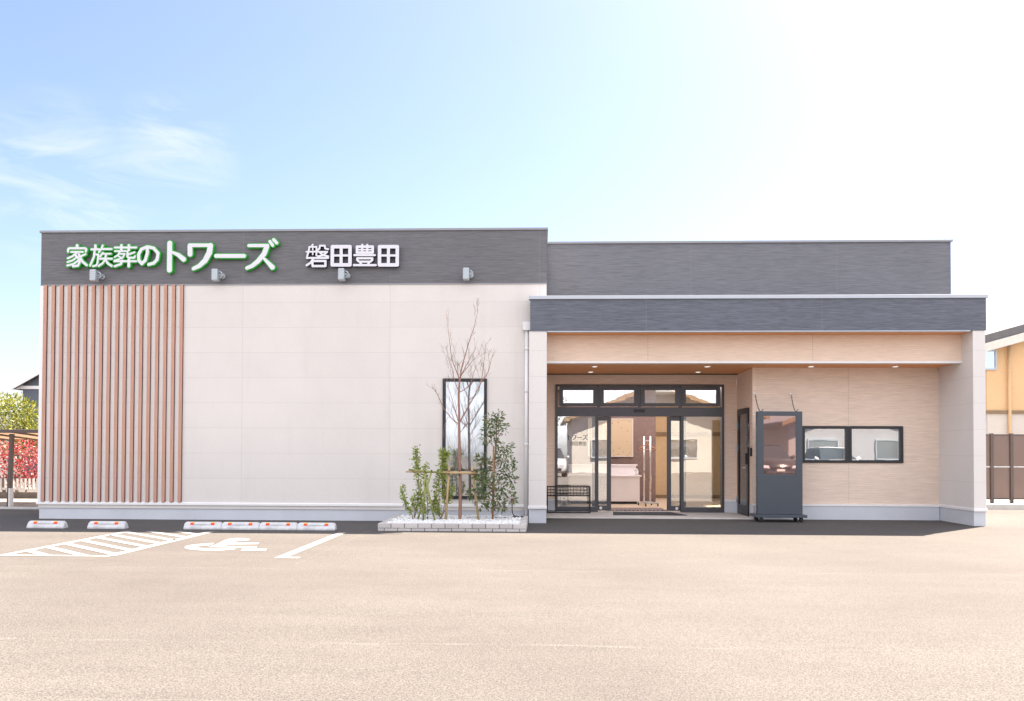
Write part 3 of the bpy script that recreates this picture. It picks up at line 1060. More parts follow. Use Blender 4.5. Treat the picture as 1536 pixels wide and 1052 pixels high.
def wheel_stop(x0, y0, label, group):
    L = .60
    T = thing('wheel_stop', label, 'wheel stop', (x0 + L / 2, y0 + .07, 0), group)
    a = MB()
    n = 5
    prof = [(y0, .0), (y0, .03), (y0 + .045, .105), (y0 + .06, .115), (y0 + .10, .115), (y0 + .115, .105), (y0 + .16, .03), (y0 + .16, 0)]
    vs, fs = [], []
    for xo, k in ((0, 0.0), (.03, 1.0), (L - .03, 1.0), (L, 0.0)):
        for (y, z) in prof:
            vs.append((x0 + xo, y0 + .08 + (y - y0 - .08) * (.86 + .14 * k), z * (.80 + .2 * k)))
    m = len(prof)
    for i in range(3):
        for j in range(m):
            j2 = (j + 1) % m
            fs.append((i * m + j, i * m + j2, (i + 1) * m + j2, (i + 1) * m + j))
    fs += [tuple(range(m)), tuple(range(3 * m, 4 * m))[::-1]]
    a.add(vs, fs)
    body = a.build('body', M['concrete'], T, 0.006)
    MB().box(x0 + .17, x0 + .43, y0 + .02, y0 + .03, .068, .086).build('recess_bar', M['concrete'], body, 0.002)
    for xr in (.105, .435):
        s0 = Vector((0, .045, .075)).normalized()
        vs = []
        for (u, v) in ((0, .047), (.055, .047), (.055, .078), (0, .078)):
            p = Vector((x0 + xr + u, y0, .03)) + s0 * v
            vs.append(p + Vector((0, -.006, .003)))
        bk = [p + Vector((0, .012, -.004)) for p in vs]
        r = MB().add(vs + bk, [(0, 1, 2, 3), (7, 6, 5, 4), (0, 4, 5, 1), (1, 5, 6, 2), (2, 6, 7, 3), (3, 7, 4, 0)])
        r.build('reflector', M['reflector'], T)
        vs2 = [p + s0 * .012 for p in vs]
        vs2 = [vs[3] + Vector((.0, 0, 0)) , vs[2], vs[2] + s0 * .016, vs[3] + s0 * .016]
        bk = [p + Vector((0, .012, -.004)) for p in vs2]
        MB().add(vs2 + bk, [(0, 1, 2, 3), (7, 6, 5, 4), (0, 4, 5, 1), (1, 5, 6, 2), (2, 6, 7, 3), (3, 7, 4, 0)]).build('amber_strip', M['amber'], T)
    return T


ws = wheel_stop(-8.16, 12.46, 'grey wheel stop standing alone nearest the building corner with the carport beside it', 'concrete wheel stops')
base = ws.location.copy()
for x, y, lab in ((-7.17, 12.45, 'grey wheel stop standing alone between the slatted cladding and the hatched marking'),
                  (-5.625, 12.46, 'grey wheel stop at the left end of the joined row of four'),
                  (-5.02, 12.455, 'second wheel stop from the left in the joined row of four'),
                  (-4.415, 12.45, 'second wheel stop from the right in the joined row of four'),
                  (-3.81, 12.445, 'grey wheel stop at the planter end of the joined row of four')):
    o = dup(ws, (x + .30, y + .07, 0), lab)

# ---------------------------------------------------------------- planter
t = NT('split_block')
ri = t.n('NewGeometry').outputs['Random Per Island']
p = t.pos()
nz = t.noise(p, 45, 4, 0.65)
c = t.mix(ri, (0.46, 0.43, 0.42), (0.62, 0.59, 0.57))
c = t.mix(t.range(nz, .35, .65, 0, .35), c, (0.40, 0.37, 0.36))
t.done(c, 0.9, 0, t.bump(nz, 0.6, 0.01))
M['block'] = t.m
PX0, PX1, PY0, PY1 = -2.535, -0.205, 12.45, 14.20
P = thing('planter', 'low grey block planter filled with white stones against the cream wall', 'planter', ((PX0 + PX1) / 2, PY0, 0))
w = MB()
for row, (z0, z1) in enumerate(((0.0, .040), (.046, .115))):
    n = 11
    L = (PX1 - PX0) / n
    off = (L / 2 if row == 0 else 0)
    xs = [PX0] + [PX0 + off + L * i for i in range(0 if off else 1, n)] + [PX1]
    for a, b in zip(xs[:-1], xs[1:]):
        if b - a > .02:
            w.box(a + .006, b - .006, PY0 + rnd.uniform(0, .004), PY0 + .10, z0, z1 + rnd.uniform(-.002, .002))
    n = 8
    L = (PY1 - PY0 - .11) / n
    for i in range(n):
        for xa in (PX0, PX1 - .10):
            w.box(xa + rnd.uniform(0, .004), xa + .10, PY0 + .106 + L * i, PY0 + .098 + L * (i + 1), z0, z1)
w.build('block_edging', M['block'], P, 0.004)
w = MB().box(PX0 + .008, PX1 - .008, PY0 + .009, PY0 + .092, .001, .109)
w.box(PX0 + .009, PX0 + .09, PY0 + .093, PY1, .001, .109).box(PX1 - .09, PX1 - .009, PY0 + .093, PY1, .001, .109)
w.build('mortar', plain('mortar', (0.15, 0.14, 0.14), .95), P)
w = MB()
gx, gy = 60, 44
hh = {}
for i in range(gx + 1):
    for j in range(gy + 1):
        hh[i, j] = .093 + rnd.uniform(-.008, .008)
vs = [(PX0 + .095 + (PX1 - PX0 - .19) * i / gx, PY0 + .095 + (PY1 - PY0 - .1) * j / gy, hh[i, j]) for j in range(gy + 1) for i in range(gx + 1)]
w.add(vs, [(j * (gx + 1) + i, j * (gx + 1) + i + 1, (j + 1) * (gx + 1) + i + 1, (j + 1) * (gx + 1) + i) for j in range(gy) for i in range(gx)])
w.build('soil', plain('grey_soil', (0.42, 0.41, 0.40), .95, 0, .3, 40), P)
# stones
w = MB()
ico = bmesh.new()
bmesh.ops.create_icosphere(ico, subdivisions=1, radius=1.0)
iv = [v.co.copy() for v in ico.verts]
ifs = [tuple(v.index for v in f.verts) for f in ico.faces]
ico.free()
for k in range(5200):
    x = rnd.uniform(PX0 + .11, PX1 - .11)
    y = PY0 + .11 + (PY1 - PY0 - .13) * rnd.random() ** 1.3
    r = rnd.uniform(.009, .021)
    sx, sy, sz = r * rnd.uniform(.7, 1.3), r * rnd.uniform(.7, 1.3), r * rnd.uniform(.6, 1.0)
    cz = .100 + rnd.uniform(-.004, .016)
    ro = Matrix.Rotation(rnd.uniform(0, 6.28), 3, 'Z')
    w.add([ro @ Vector((q.x * sx, q.y * sy, q.z * sz)) * (1 + rnd.uniform(-.12, .12)) + Vector((x, y, cz)) for q in iv], ifs)
t = NT('white_stone')
ri = t.n('NewGeometry').outputs['Random Per Island']
t.done(t.mix(ri, (0.62, 0.62, 0.61), (0.86, 0.86, 0.85)), 0.7)
tag(w.build('stone_mulch', t.m, fix=False), 'loose white stones filling the block planter', 'stones', kind='stuff')

# ---------------------------------------------------------------- plants in the planter
YT = 13.35


def zp(zx, zy, Y=YT):            # the planter survey sheet
    return at(590 + zx * 210 / 1052, 600 + zy * 210 / 1052, Y)


def zt(zx, zy, Y=YT):            # the sapling survey sheet
    return at(640 + zx * 120 / 601, 450 + zy * 210 / 1052, Y)


def chain_pts(pts, dy=0.0):
    """a limb that leaves the trunk's plane by dy at its tip, smoothed a little"""
    pts = [Vector(q) for q in pts]
    n = len(pts) - 1
    out = []
    for i in range(n):
        for s in range(4):
            u = s / 4
            p0, p1, p2, p3 = pts[max(i - 1, 0)], pts[i], pts[i + 1], pts[min(i + 2, n)]
            q = 0.5 * ((2 * p1) + (p2 - p0) * u + (2 * p0 - 5 * p1 + 4 * p2 - p3) * u * u + (3 * p1 - p0 - 3 * p2 + p3) * u ** 3)
            out.append(q + Vector((0, dy * ((i + u) / n), 0)))
    out.append(pts[-1] + Vector((0, dy, 0)))
    return out


def taper(n, a, b):
    return [a + (b - a) * i / (n - 1) for i in range(n)]


t = NT('red_brown_bark')
p = t.pos()
nz = t.noise(t.mapped(p, (30, 30, 90)), 1, 4, .6)
t.done(t.mix(nz, (0.20, 0.10, 0.075), (0.37, 0.21, 0.16)), 0.75, 0, t.bump(nz, .4, .003))
M['red_bark'] = t.m
M['twig'] = plain('grey_twig', (0.24, 0.165, 0.145), 0.8, 0, .2, 12)
M['grey_bark'] = plain('grey_brown_bark', (0.20, 0.145, 0.11), 0.85, 0, .25, 25, .5, 60)

SAP = thing('bare_sapling', 'leafless slender tree with red-brown stem in front of the tall window', 'tree', zp(500, 905) * 1)
tr = chain_pts([zp(500, 925), zp(503, 760), zp(503, 600), zp(497, 470), zp(497, 350), zp(494, 200), zt(245, 900), zt(241, 750), zt(244, 650), zt(250, 590)])
MB().tube(tr, taper(len(tr), .030, .015), 10).build('trunk', M['red_bark'], SAP)
limbs = [([zt(250, 600), zt(265, 500), zt(290, 410), zt(320, 300), zt(350, 210), zt(385, 60)], .10, .012),
         ([zt(249, 600), zt(222, 530), zt(192, 440), zt(176, 310), zt(155, 118)], -.12, .010),
         ([zt(242, 690), zt(205, 600), zt(186, 510), zt(150, 428)], .15, .008),
         ([zt(250, 915), zt(300, 830), zt(360, 725), zt(412, 620), zt(430, 500), zt(452, 365)], -.18, .013),
         ([zt(412, 615), zt(460, 555), zt(482, 490), zt(500, 430)], -.25, .008),
         ([zt(238, 930), zt(190, 892), zt(132, 815), zt(90, 720), zt(50, 665)], -.16, .009),
         ([zt(236, 910), zt(205, 810), zt(172, 700), zt(142, 640)], .2, .008),
         ([zt(250, 1000), zt(300, 925), zt(332, 855)], .15, .006),
         ([zt(247, 695), zt(320, 640), zt(350, 545), zt(370, 478)], .16, .008),
         ([zt(256, 575), zt(312, 470), zt(380, 358)], -.10, .008),
         ([zt(252, 575), zt(330, 470), zt(392, 395)], .15, .007),
         ([zt(230, 940), zt(160, 880), zt(115, 1010)], .05, .004),
         ([zp(494, 470), zp(455, 400), zp(400, 340)], .12, .005),
         ([zp(497, 440), zp(560, 350), zp(590, 300)], -.12, .005),
         ([zp(497, 560), zp(460, 500), zp(430, 462)], -.05, .004),
         ([zp(497, 250), zp(560, 170), zp(640, 60)], .18, .006)]


def twigs(m, pts, r0, depth, r=rnd, dens=1.0):
    n = len(pts)
    for i in range(2, n - 1):
        if r.random() > (.85 if depth == 0 else .62) * dens:
            continue
        d = (pts[i + 1] - pts[i - 1]).normalized()
        side = Vector((r.uniform(-1, 1), r.uniform(-1, 1), r.uniform(-.2, .5)))
        side = (side - d * side.dot(d)).normalized()
        ln = r.uniform(.10, .30) * (1 if depth == 0 else .5)
        v = (d * .75 + side * .65 + Vector((0, 0, .35))).normalized()
        q = [pts[i]]
        for s in range(4):
            v = (v + Vector((r.uniform(-.22, .22), r.uniform(-.22, .22), r.uniform(0, .16)))).normalized()
            q.append(q[-1] + v * ln / 4)
        rr = max(r0 * (1 - i / n) * .5, .0022)
        m.tube(q, taper(5, rr, .0013), 4, caps=False)
        if depth < 2:
            twigs(m, q, rr, depth + 1, r, dens)


tm = MB()
for pts, dy, r0 in limbs:
    c = chain_pts(pts, dy)
    lb = MB().tube(c, taper(len(c), r0, .0025), 7)
    lb.build('limb', M['red_bark'], SAP)
    twigs(tm, c, r0, 0, rnd, .85)
tm.build('twigs', M['twig'], SAP, fix=False)


def leaf(m, p, d, L, W, r=rnd, curl=.25):
    """one folded leaf: a kite of four faces with a midrib"""
    d = d.normalized()
    s = d.cross(Vector((r.uniform(-1, 1), r.uniform(-1, 1), r.uniform(-.3, 1))))
    if s.length < 1e-3:
        return
    s.normalize()
    nrm = s.cross(d)
    a, b, c = p, p + d * L * .45, p + d * L + nrm * (-curl * L * .5)
    l, rr = b + s * W / 2 + nrm * W * .22, b - s * W / 2 + nrm * W * .22
    m.add([a, l, c, rr, b], [(0, 4, 1), (1, 4, 2), (0, 3, 4), (4, 3, 2)])


def leafy(m, pts, a, b, n, L, W, spread, r=rnd):
    """leaves set along a stem between fractions a and b"""
    N = len(pts) - 1
    for k in range(n):
        u = (a + (b - a) * r.random()) * N
        i = min(int(u), N - 1)
        p = pts[i].lerp(pts[i + 1], u - i)
        v = Vector((r.gauss(0, 1), r.gauss(0, 1), r.gauss(.35, .7))).normalized()
        q = p + v * spread * abs(r.gauss(0, .6))
        leaf(m, q, v + Vector((0, 0, r.uniform(-.3, .6))), L * r.uniform(.65, 1.25), W * r.uniform(.7, 1.2), r)


M['lime_leaf'] = leafmat('lime_leaf', [(0, (0.14, 0.21, 0.025)), (.45, (0.27, 0.36, 0.045)), (.8, (0.38, 0.46, 0.08)), (1, (0.48, 0.48, 0.16))])
M['glossy_leaf'] = leafmat('glossy_leaf', [(0, (0.035, 0.09, 0.035)), (.4, (0.09, 0.155, 0.055)), (.7, (0.18, 0.23, 0.075)), (.88, (0.20, 0.13, 0.06)), (1, (0.32, 0.30, 0.17))], .3, .25)

SH = [('multi_stem_shrub', 'lime-leaved shrub of several bare-footed stems at the end of the planter nearest the wheel stops', [
        ([(150, 905), (135, 850), (95, 800), (75, 730), (66, 640)], .25, 1.0, 120, .09),
        ([(152, 905), (175, 820), (188, 700), (180, 560), (170, 470), (162, 375)], .22, 1.0, 330, .16),
        ([(155, 880), (165, 820), (150, 770), (170, 720)], .2, 1.0, 70, .09),
        ([(258, 910), (258, 800), (245, 650), (235, 560), (245, 485)], .15, 1.0, 130, .10),
        ([(222, 910), (230, 850), (205, 780), (215, 700)], .2, 1.0, 90, .09)]),
      ('multi_stem_shrub', 'lime-leaved shrub rising beside the left post of the timber frame', [
        ([(352, 905), (345, 800), (345, 650), (355, 540), (372, 440), (368, 385)], .3, 1.0, 200, .12),
        ([(352, 890), (330, 800), (322, 700), (318, 570)], .1, 1.0, 150, .11),
        ([(354, 890), (385, 790), (380, 600), (395, 470), (408, 395)], .25, 1.0, 200, .10),
        ([(352, 880), (300, 830), (300, 760)], .2, 1.0, 90, .10),
        ([(356, 900), (400, 800), (430, 730), (440, 655)], .4, 1.0, 70, .08)])]
for nm, lab, stems in SH:
    T = thing(nm, lab, 'shrub', zp(stems[0][0][0][0], 905, YT - .05), 'lime-leaved shrubs in the planter')
    st, lf = MB(), MB()
    for pts, a, b, n, spd in stems:
        dy = rnd.uniform(-.10, .12)
        c = chain_pts([zp(x, y, YT - .05) for x, y in pts], dy)
        st.tube(c, taper(len(c), .008, .003), 6)
        leafy(lf, c, a, b, int(n * 1.5), .046, .026, spd * .42)
    st.build('stem', M['grey_bark'], T)
    lf.build('foliage', M['lime_leaf'], T, fix=False)

EV = thing('evergreen_shrub', 'bushy dark-leaved evergreen tied to a stake beside the white downpipe', 'shrub', zp(745, 905))
c = chain_pts([zp(745, 915), zp(752, 700), zp(760, 500), zp(772, 330), zp(775, 200), zp(770, 120)])
MB().tube(c, taper(len(c), .017, .005), 8).build('trunk', M['grey_bark'], EV)
st, lf = MB(), MB()
clumps = [(735, 150, 55), (790, 130, 45), (760, 190, 70), (720, 220, 45), (830, 215, 40), (715, 290, 50), (760, 280, 40), (840, 350, 55), (800, 400, 45),
          (650, 440, 45), (700, 480, 60), (830, 450, 70), (880, 480, 50), (770, 520, 80), (700, 570, 70), (850, 560, 70), (660, 600, 55), (880, 610, 50),
          (640, 560, 30), (730, 640, 80), (800, 650, 80), (850, 690, 60), (690, 690, 70), (620, 710, 50), (590, 700, 30), (660, 770, 55), (740, 740, 70), (800, 770, 60), (880, 740, 45),
          (820, 810, 30), (730, 800, 35)]
for (x, y, r) in clumps:
    dy = rnd.uniform(-.20, .20)
    q = zp(x, y) + Vector((0, dy, 0))
    k = min(range(len(c)), key=lambda i: (c[i] - (q - Vector((0, dy, .16)))).length)
    lim = chain_pts([c[k], c[k].lerp(q, .5) - Vector((0, 0, .02)), q])
    st.tube(lim, taper(len(lim), .006, .002), 5)
    rr = r * .00223
    for j in range(int(13 + r * .78)):
        v = Vector((rnd.gauss(0, 1), rnd.gauss(0, 1), rnd.gauss(0, .8)))
        v.normalize()
        pp = q + v * rr * rnd.random() ** .5
        leaf(lf, pp, v + Vector((0, 0, rnd.uniform(-.5, .4))), rnd.uniform(.05, .088), rnd.uniform(.020, .034))
st.build('limb', M['grey_bark'], EV)
lf.build('foliage', M['glossy_leaf'], EV, fix=False)

# stakes and frames
t = NT('peeled_pole')
p = t.pos()
nz = t.noise(t.mapped(p, (14, 14, 4)), 1, 4, .6)
t.done(t.mix(nz, (0.34, 0.235, 0.115), (0.55, 0.41, 0.235)), 0.75, 0, t.bump(nz, .3, .004))
M['pole'] = t.m
M['bamboo'] = plain('green_bamboo', (0.23, 0.25, 0.07), 0.4, 0, .35, 9)
M['rope'] = plain('palm_rope', (0.055, 0.04, 0.03), 0.95, 0, .2, 50)
M['stake'] = plain('brown_stake', (0.30, 0.15, 0.065), 0.7, 0, .15, 9)
T = thing('tree_support', 'timber frame of two posts and a crossbar propping the bare sapling', 'tree support', zp(500, 905))
yf = YT - .075
for a, b in (((420, 503), (392, 915)), ((590, 503), (642, 915))):
    MB().tube([zp(*a, yf), zp(*b, yf)], .021, 12).build('post', M['pole'], T)
MB().tube([zp(373, 546, yf - .035), zp(635, 549, yf - .035)], .024, 12).build('crossbar', M['pole'], T)
for x, r in ((420, .030), (497, .036), (594, .030)):
    q = zp(x, 545, yf - .02)
    w = MB()
    for k in range(5):
        w.tube([q + Vector((-.034, -.005, -.03 + k * .012)), q + Vector((0, -.032, -.026 + k * .012)), q + Vector((.034, -.005, -.02 + k * .012)), q + Vector((.03, .05, -.022 + k * .012)), q + Vector((-.03, .05, -.028 + k * .012))], .006, 6)
    w.build('rope_tie', M['rope'], T)
T = thing('tree_support', 'green bamboo frame with crossed legs holding up the lime-leaved shrub', 'tree support', zp(240, 905))
yb = YT - .16
for a, b in (((240, 535), (225, 910)), ((285, 545), (180, 915)), ((245, 600), (312, 912))):
    MB().tube([zp(*a, yb - rnd.uniform(0, .05)), zp(*b, yb)], .0155, 10).build('leg', M['bamboo'], T)
MB().tube([zp(115, 525, yb - .03), zp(372, 547, yb - .01)], .0165, 10).build('crossbar', M['bamboo'], T)
MB().tube([zp(95, 540, yb + .03), zp(400, 546, yb + .03)], .013, 10).build('crossbar', M['pole'], T)
for x in (150, 238, 290):
    q = zp(x, 536, yb - .01)
    MB().tube([q + Vector((-.012, -.03, .022)), q + Vector((.012, -.04, -.02)), q + Vector((.015, .05, -.02)), q + Vector((-.01, .05, .02))], .006, 6).build('rope_tie', M['rope'], T)
tag(MB().tube([zp(754, 345, YT - .035), zp(746, 912, YT - .035)], .015, 10).build('stake', M['stake'], None), 'thin brown stake behind the leaves of the bushy evergreen', 'stake')

# black cable at the planter's end
cb = [zp(895, 765, YL - .06), zp(893, 830, 14.10), zp(905, 868, 13.95), zp(940, 880, 13.9), zp(975, 876, 13.92), zp(970, 895, 13.85), zp(920, 905, 13.8), zp(890, 893, 13.85),
      zp(905, 875, 13.9), zp(950, 880, 13.85), zp(960, 900, 13.75), zp(900, 908, 13.75), zp(800, 905, 13.8), zp(680, 900, 13.8), zp(640, 903, 13.7), zp(590, 900, 13.8), zp(575, 885, 13.75), zp(535, 903, 13.7)]
cb = chain_pts(cb)
for q in cb:
    q.z = max(q.z, .115)
cab = MB().tube(cb, .0085, 8).build('power_cable', M['rubber'])
tag(cab, 'black power cable coiled on the white stones below the downpipe', 'cable')
q = zp(895, 760, YL - .05)
MB().box(q.x - .03, q.x + .03, YL - .07, YL - .002, q.z - .03, q.z + .045).build('plug', plain('red_plug', (0.22, 0.06, 0.05), .5), cab, .006)

# ---------------------------------------------------------------- kiosk
KX0, KX1, KY, KZ = 3.926, 4.733, 14.60, 1.995
M['kiosk'] = plain('slate_enamel', (0.050, 0.062, 0.080), 0.42, 0, 0.05, 5, .05, 200)
K = thing('signage_kiosk', 'slate-grey upright display kiosk with a blank mirror-like screen on castors', 'display kiosk', ((KX0 + KX1) / 2, KY + .1, 0))
w = MB().wall(KX0, KX1, .135, KZ, KY, KY + .11, [(4.04, 4.615, .855, 1.915)])
w.build('body', M['kiosk'], K, 0.006)
t = NT('dark_screen_glass')
t.t.nodes.remove(t.b)
gl = t.n('BsdfGlossy')
gl.inputs['Roughness'].default_value = 0.02
gl.inputs['Color'].default_value = (0.62, 0.47, 0.44, 1)
df = t.n('BsdfDiffuse')
df.inputs[0].default_value = (0.22, 0.15, 0.14, 1)
mx = t.n('MixShader')
mx.inputs[0].default_value = .60
t.put(mx.inputs[1], df.outputs[0])
t.put(mx.inputs[2], gl.outputs[0])
t.put(t.out.inputs[0], mx.outputs[0])
MB().box(4.035, 4.62, KY + .012, KY + .05, .85, 1.92).build('screen', t.m, K)
MB().box(KX0 + .02, KX1 - .02, KY + .09, KY + .135, .16, KZ - .02).build('back_panel', M['black'], K)
MB().box(KX0 - .055, KX1 + .045, KY - .12, KY + .33, .085, .134).build('base_plate', M['kiosk'], K, .006)
for x in (KX0 + .05, KX1 - .05):
    for y in (KY - .06, KY + .26):
        cst = MB().box(x - .025, x + .025, y - .02, y + .02, .055, .0845).box(x - .03, x - .022, y - .03, y + .03, .02, .07).box(x + .022, x + .03, y - .03, y + .03, .02, .07)
        cst = cst.build('caster', M['rubber'], K)
        MB().tube([(x - .018, y, .036), (x + .018, y, .036)], .036, 20).build('wheel', M['rubber'], cst)
        MB().tube([(x - .0215, y, .036), (x + .0215, y, .036)], .016, 14).build('hub', M['steel'], cst)
for dx, lab in ((0, 'slack steel chain tying the kiosk to the wall on the side door side'), (1, 'slack steel chain tying the kiosk to the wall on the side nearer the windows')):
    a = at((1132, 1186)[dx], 591.5, YR - .02)
    b = Vector(((KX0 + .12, KX1 - .06)[dx], KY + .06, KZ + .04))
    T = thing('safety_chain', lab, 'chain', a, 'chains from the kiosk to the wall')
    MB().tube([(a.x, YR - .001, a.z), (a.x, YR - .02, a.z)], .022, 14).tube([(a.x, YR - .021, a.z), (a.x, YR - .05, a.z)], .010, 8).build('eye_bolt', M['steel'], T)
    MB().tube([(b.x, b.y, KZ - .01), (b.x, b.y, KZ + .03)], .012, 8).build('eye_bolt', M['steel'], T)
    w = MB()
    n = 22
    pts = []
    a2 = a - Vector((0, .03, 0))
    for i in range(n + 1):
        u = i / n
        q = a2.lerp(b, u)
        q.z -= .20 * 4 * u * (1 - u) * .75
        pts.append(q)
    for i in range(n):
        d = pts[i + 1] - pts[i]
        u = d.normalized()
        s = u.cross(Vector((0, 1, 0)) if i % 2 else Vector((1, 0, 0))).normalized()
        mid, hl, hw = (pts[i] + pts[i + 1]) / 2, d.length * .72, .0075
        ring = [mid + u * hl * math.cos(k * math.pi / 4) + s * hw * math.sin(k * math.pi / 4) for k in range(9)]
        w.tube(ring, .0042, 5, caps=False)
    w.build('links', plain('dark_chain', (0.16, 0.15, 0.15), .4, .5), T)

# ---------------------------------------------------------------- porch furniture
qa, qb = at(821, 771, 16.12), at(885, 771, 16.12)
ux0, ux1, uy0, uy1 = qa.x, qb.x, 16.10, 16.32
U = thing('umbrella_stand', 'black wire umbrella stand with a gridded top at the left of the entrance', 'umbrella stand', ((ux0 + ux1) / 2, 16.2, .026))
w = MB()
for x in (ux0, ux1):
    for y in (uy0, uy1):
        w.box(x - .010, x + .010, y - .010, y + .010, .026, .56)
w.build('frame', M['black'], U)
w = MB()
for z in (.55, .49, .43, .37):
    w.box(ux0 + .010, ux1 - .010, uy0 - .007, uy0 + .007, z - .008, z + .008)
for i in range(1, 13):
    x = ux0 + (ux1 - ux0) * i / 13
    w.box(x - .005, x + .005, uy0 + .008, uy0 + .013, .365, .555)
for z in (.55, .37):
    w.box(ux0 + .011, ux1 - .011, uy1 - .007, uy1 + .007, z - .008, z + .008)
for i in range(1, 13):
    x = ux0 + (ux1 - ux0) * i / 13
    w.box(x - .004, x + .004, uy0 + .014, uy1 - .008, .546, .554)
w.build('grid', M['black'], U)
w = MB().box(ux0 - .01, ux1 + .01, uy0 - .03, uy0 + .0, .0262, .05).box(ux0 - .01, ux1 + .01, uy1 + .011, uy1 + .02, .03, .06)
w.build('foot_rail', M['black'], U)
MB().box(ux0 + .012, ux1 - .012, uy0 + .011, uy1 - .011, .032, .045).build('drip_tray', M['steel'], U)

mt = on_ground(905, 775, .03)
mt2 = on_ground(1020, 774.5, .03)
w = MB().prism_z([(1.42, 15.62), (2.86, 15.62), (2.66, 16.44), (1.50, 16.44)], .0255, .036)
tag(w.build('door_mat', plain('navy_mat', (0.032, 0.04, 0.055), .95, 0, .2, 60, .6, 200), bev=.003), 'dark navy mat on the porch slab before the open doors', 'door mat')
t = NT('mat_painted_reflection')
p = t.pos()
sp = t.n('SeparateXYZ')
t.put(sp.inputs[0], p)
st_ = t.math('LESS_THAN', t.math('FLOORED_MODULO', t.math('ADD', sp.outputs['X'], t.math('MULTIPLY', sp.outputs['Y'], 1.1)), .085), .035)
t.done(t.mix(st_, (0.06, 0.025, 0.03), (0.42, 0.38, 0.38)), .95, 0, t.bump(t.noise(p, 180, 2), .5, .003))  # pale stripes are a reflection put into the mat's colour
w = MB().box(1.40, 2.65, 16.75, 17.55, .0322, .042)
tag(w.build('entrance_mat', t.m), 'maroon mat just inside the open doors, white reflection stripes painted in', 'mat')

# reception counter
M['laminate'] = plain('white_laminate', (0.80, 0.76, 0.78), .45, 0, .03, 3)
yc = 18.9
cx1, cx1b = at(961, 720, yc).x, at(958, 700, yc + .2).x
C = thing('reception_counter', 'white two-level reception counter inside the open entrance', 'counter', (1.6, yc + .3, .033))
MB().box(.7, cx1 - .02, yc + .02, yc + .42, .095, .675).build('front_cabinet', M['laminate'], C, .003)
MB().box(.68, cx1 + .02, yc - .01, yc + .44, .677, .71).build('counter_top', M['laminate'], C, .004)
MB().box(.7, cx1b - .03, yc + .43, yc + .62, .095, .93).build('back_cabinet', M['laminate'], C, .003)
MB().box(.68, cx1b + .0, yc + .40, yc + .66, .932, .96).build('shelf_top', M['laminate'], C, .004)
MB().box(.75, cx1 - .08, yc + .06, yc + .60, .033, .094).build('toe_kick', M['black'], C)
sx = at(955, 705, yc + .2).x
Sb = thing('sanitiser_bottle', 'small clear pump bottle standing on the white counter', 'bottle', (sx, yc + .2, .71))
w = MB().tube([(sx, yc + .2, .711), (sx, yc + .2, .82), (sx, yc + .2, .85), (sx, yc + .2, .87)], [.042, .042, .02, .014], 16)
w.build('body', plain('clear_plastic', (0.62, 0.62, 0.64), .15), Sb)
MB().tube([(sx, yc + .2, .87), (sx, yc + .2, .91), (sx, yc + .17, .912)], [.012, .010, .006], 8).build('pump', M['rubber'], Sb)
MB().tube([(sx, yc + .2, .745), (sx, yc + .2, .80)], .0432, 16).build('paper_label', M['laminate'], Sb)

# garment rack
Gp1, Gp2 = at(966, 757, 18.55), at(975.5, 757, 18.15)
G = thing('garment_rack', 'chrome coat rack on castors beside the white counter', 'coat rack', ((Gp1.x + Gp2.x) / 2, 18.35, .033))
rz = 1.62
for q in (Gp1, Gp2):
    MB().tube([(q.x, q.y, .12), (q.x, q.y, rz)], .020, 12).build('upright', M['steel'], G)
MB().tube([(Gp1.x, Gp1.y, rz - .10), (Gp2.x, Gp2.y, rz - .10)], .012, 10).build('top_rail', M['steel'], G)
for q, dx0, dx1 in ((Gp1, -.16, .20), (Gp2, -.13, .20)):
    b = MB().box(q.x + dx0, q.x + dx1, q.y - .025, q.y + .025, .095, .125).build('foot_bar', M['steel'], G, .004)
    for x in (q.x + dx0 + .03, q.x + dx1 - .03):
        MB().tube([(x - .012, q.y, .064), (x + .012, q.y, .064)], .031, 14).build('caster', M['rubber'], b)
MB().box(Gp1.x - .02, Gp1.x + .02, Gp2.y, Gp1.y, .10, .122).build('base_bar', M['steel'], G)
hx, hy = (Gp1.x + Gp2.x) / 2, 18.35
H = thing('coat_hanger', 'wooden coat hanger on the rail of the coat rack', 'hanger', (hx, hy, 1.5))
hz = 1.33
w = MB()
for s in (-1, 1):
    w.tube([(hx, hy, hz + .10), (hx + s * .08, hy, hz + .07), (hx + s * .17, hy, hz + .01), (hx + s * .20, hy, hz - .02)], [.014, .013, .012, .010], 8)
w.tube([(hx - .19, hy, hz - .02), (hx + .19, hy, hz - .02)], .009, 8)
w.build('hanger_arms', plain('hanger_wood', (0.52, 0.22, 0.10), .4), H)
MB().tube([(hx, hy, hz + .11), (hx, hy, hz + .16), (hx + .02, hy, hz + .185), (hx, hy, hz + .205), (hx - .02, hy, hz + .19)], .004, 6).build('hook', M['steel'], H)

# pinboard on the taupe wall
pz0, pz1 = at(940, 684.5, 19.78), at(949, 629, 19.78)
t = NT('flecked_washi')
p = t.pos()
vo = t.n('TexVoronoi')
t.put(vo.inputs['Vector'], p)
vo.inputs['Scale'].default_value = 9
fl = t.math('LESS_THAN', vo.outputs['Distance'], .16)
t.done(t.mix(t.math('MULTIPLY', fl, .7), (0.56, 0.44, 0.31), (0.34, 0.19, 0.11)), .8)
T = thing('wall_panel', 'flecked beige paper panel hung on the taupe wall behind the counter', 'wall panel', (1.6, 19.8, pz0.z))
MB().box(1.2, pz1.x, 19.785, 19.815, pz0.z, pz1.z).build('paper', t.m, T)
frame_xz(MB(), 1.19, pz1.x + .012, pz0.z - .012, pz1.z + .012, 19.775, 19.819, .013).build('frame', M['white'], T)
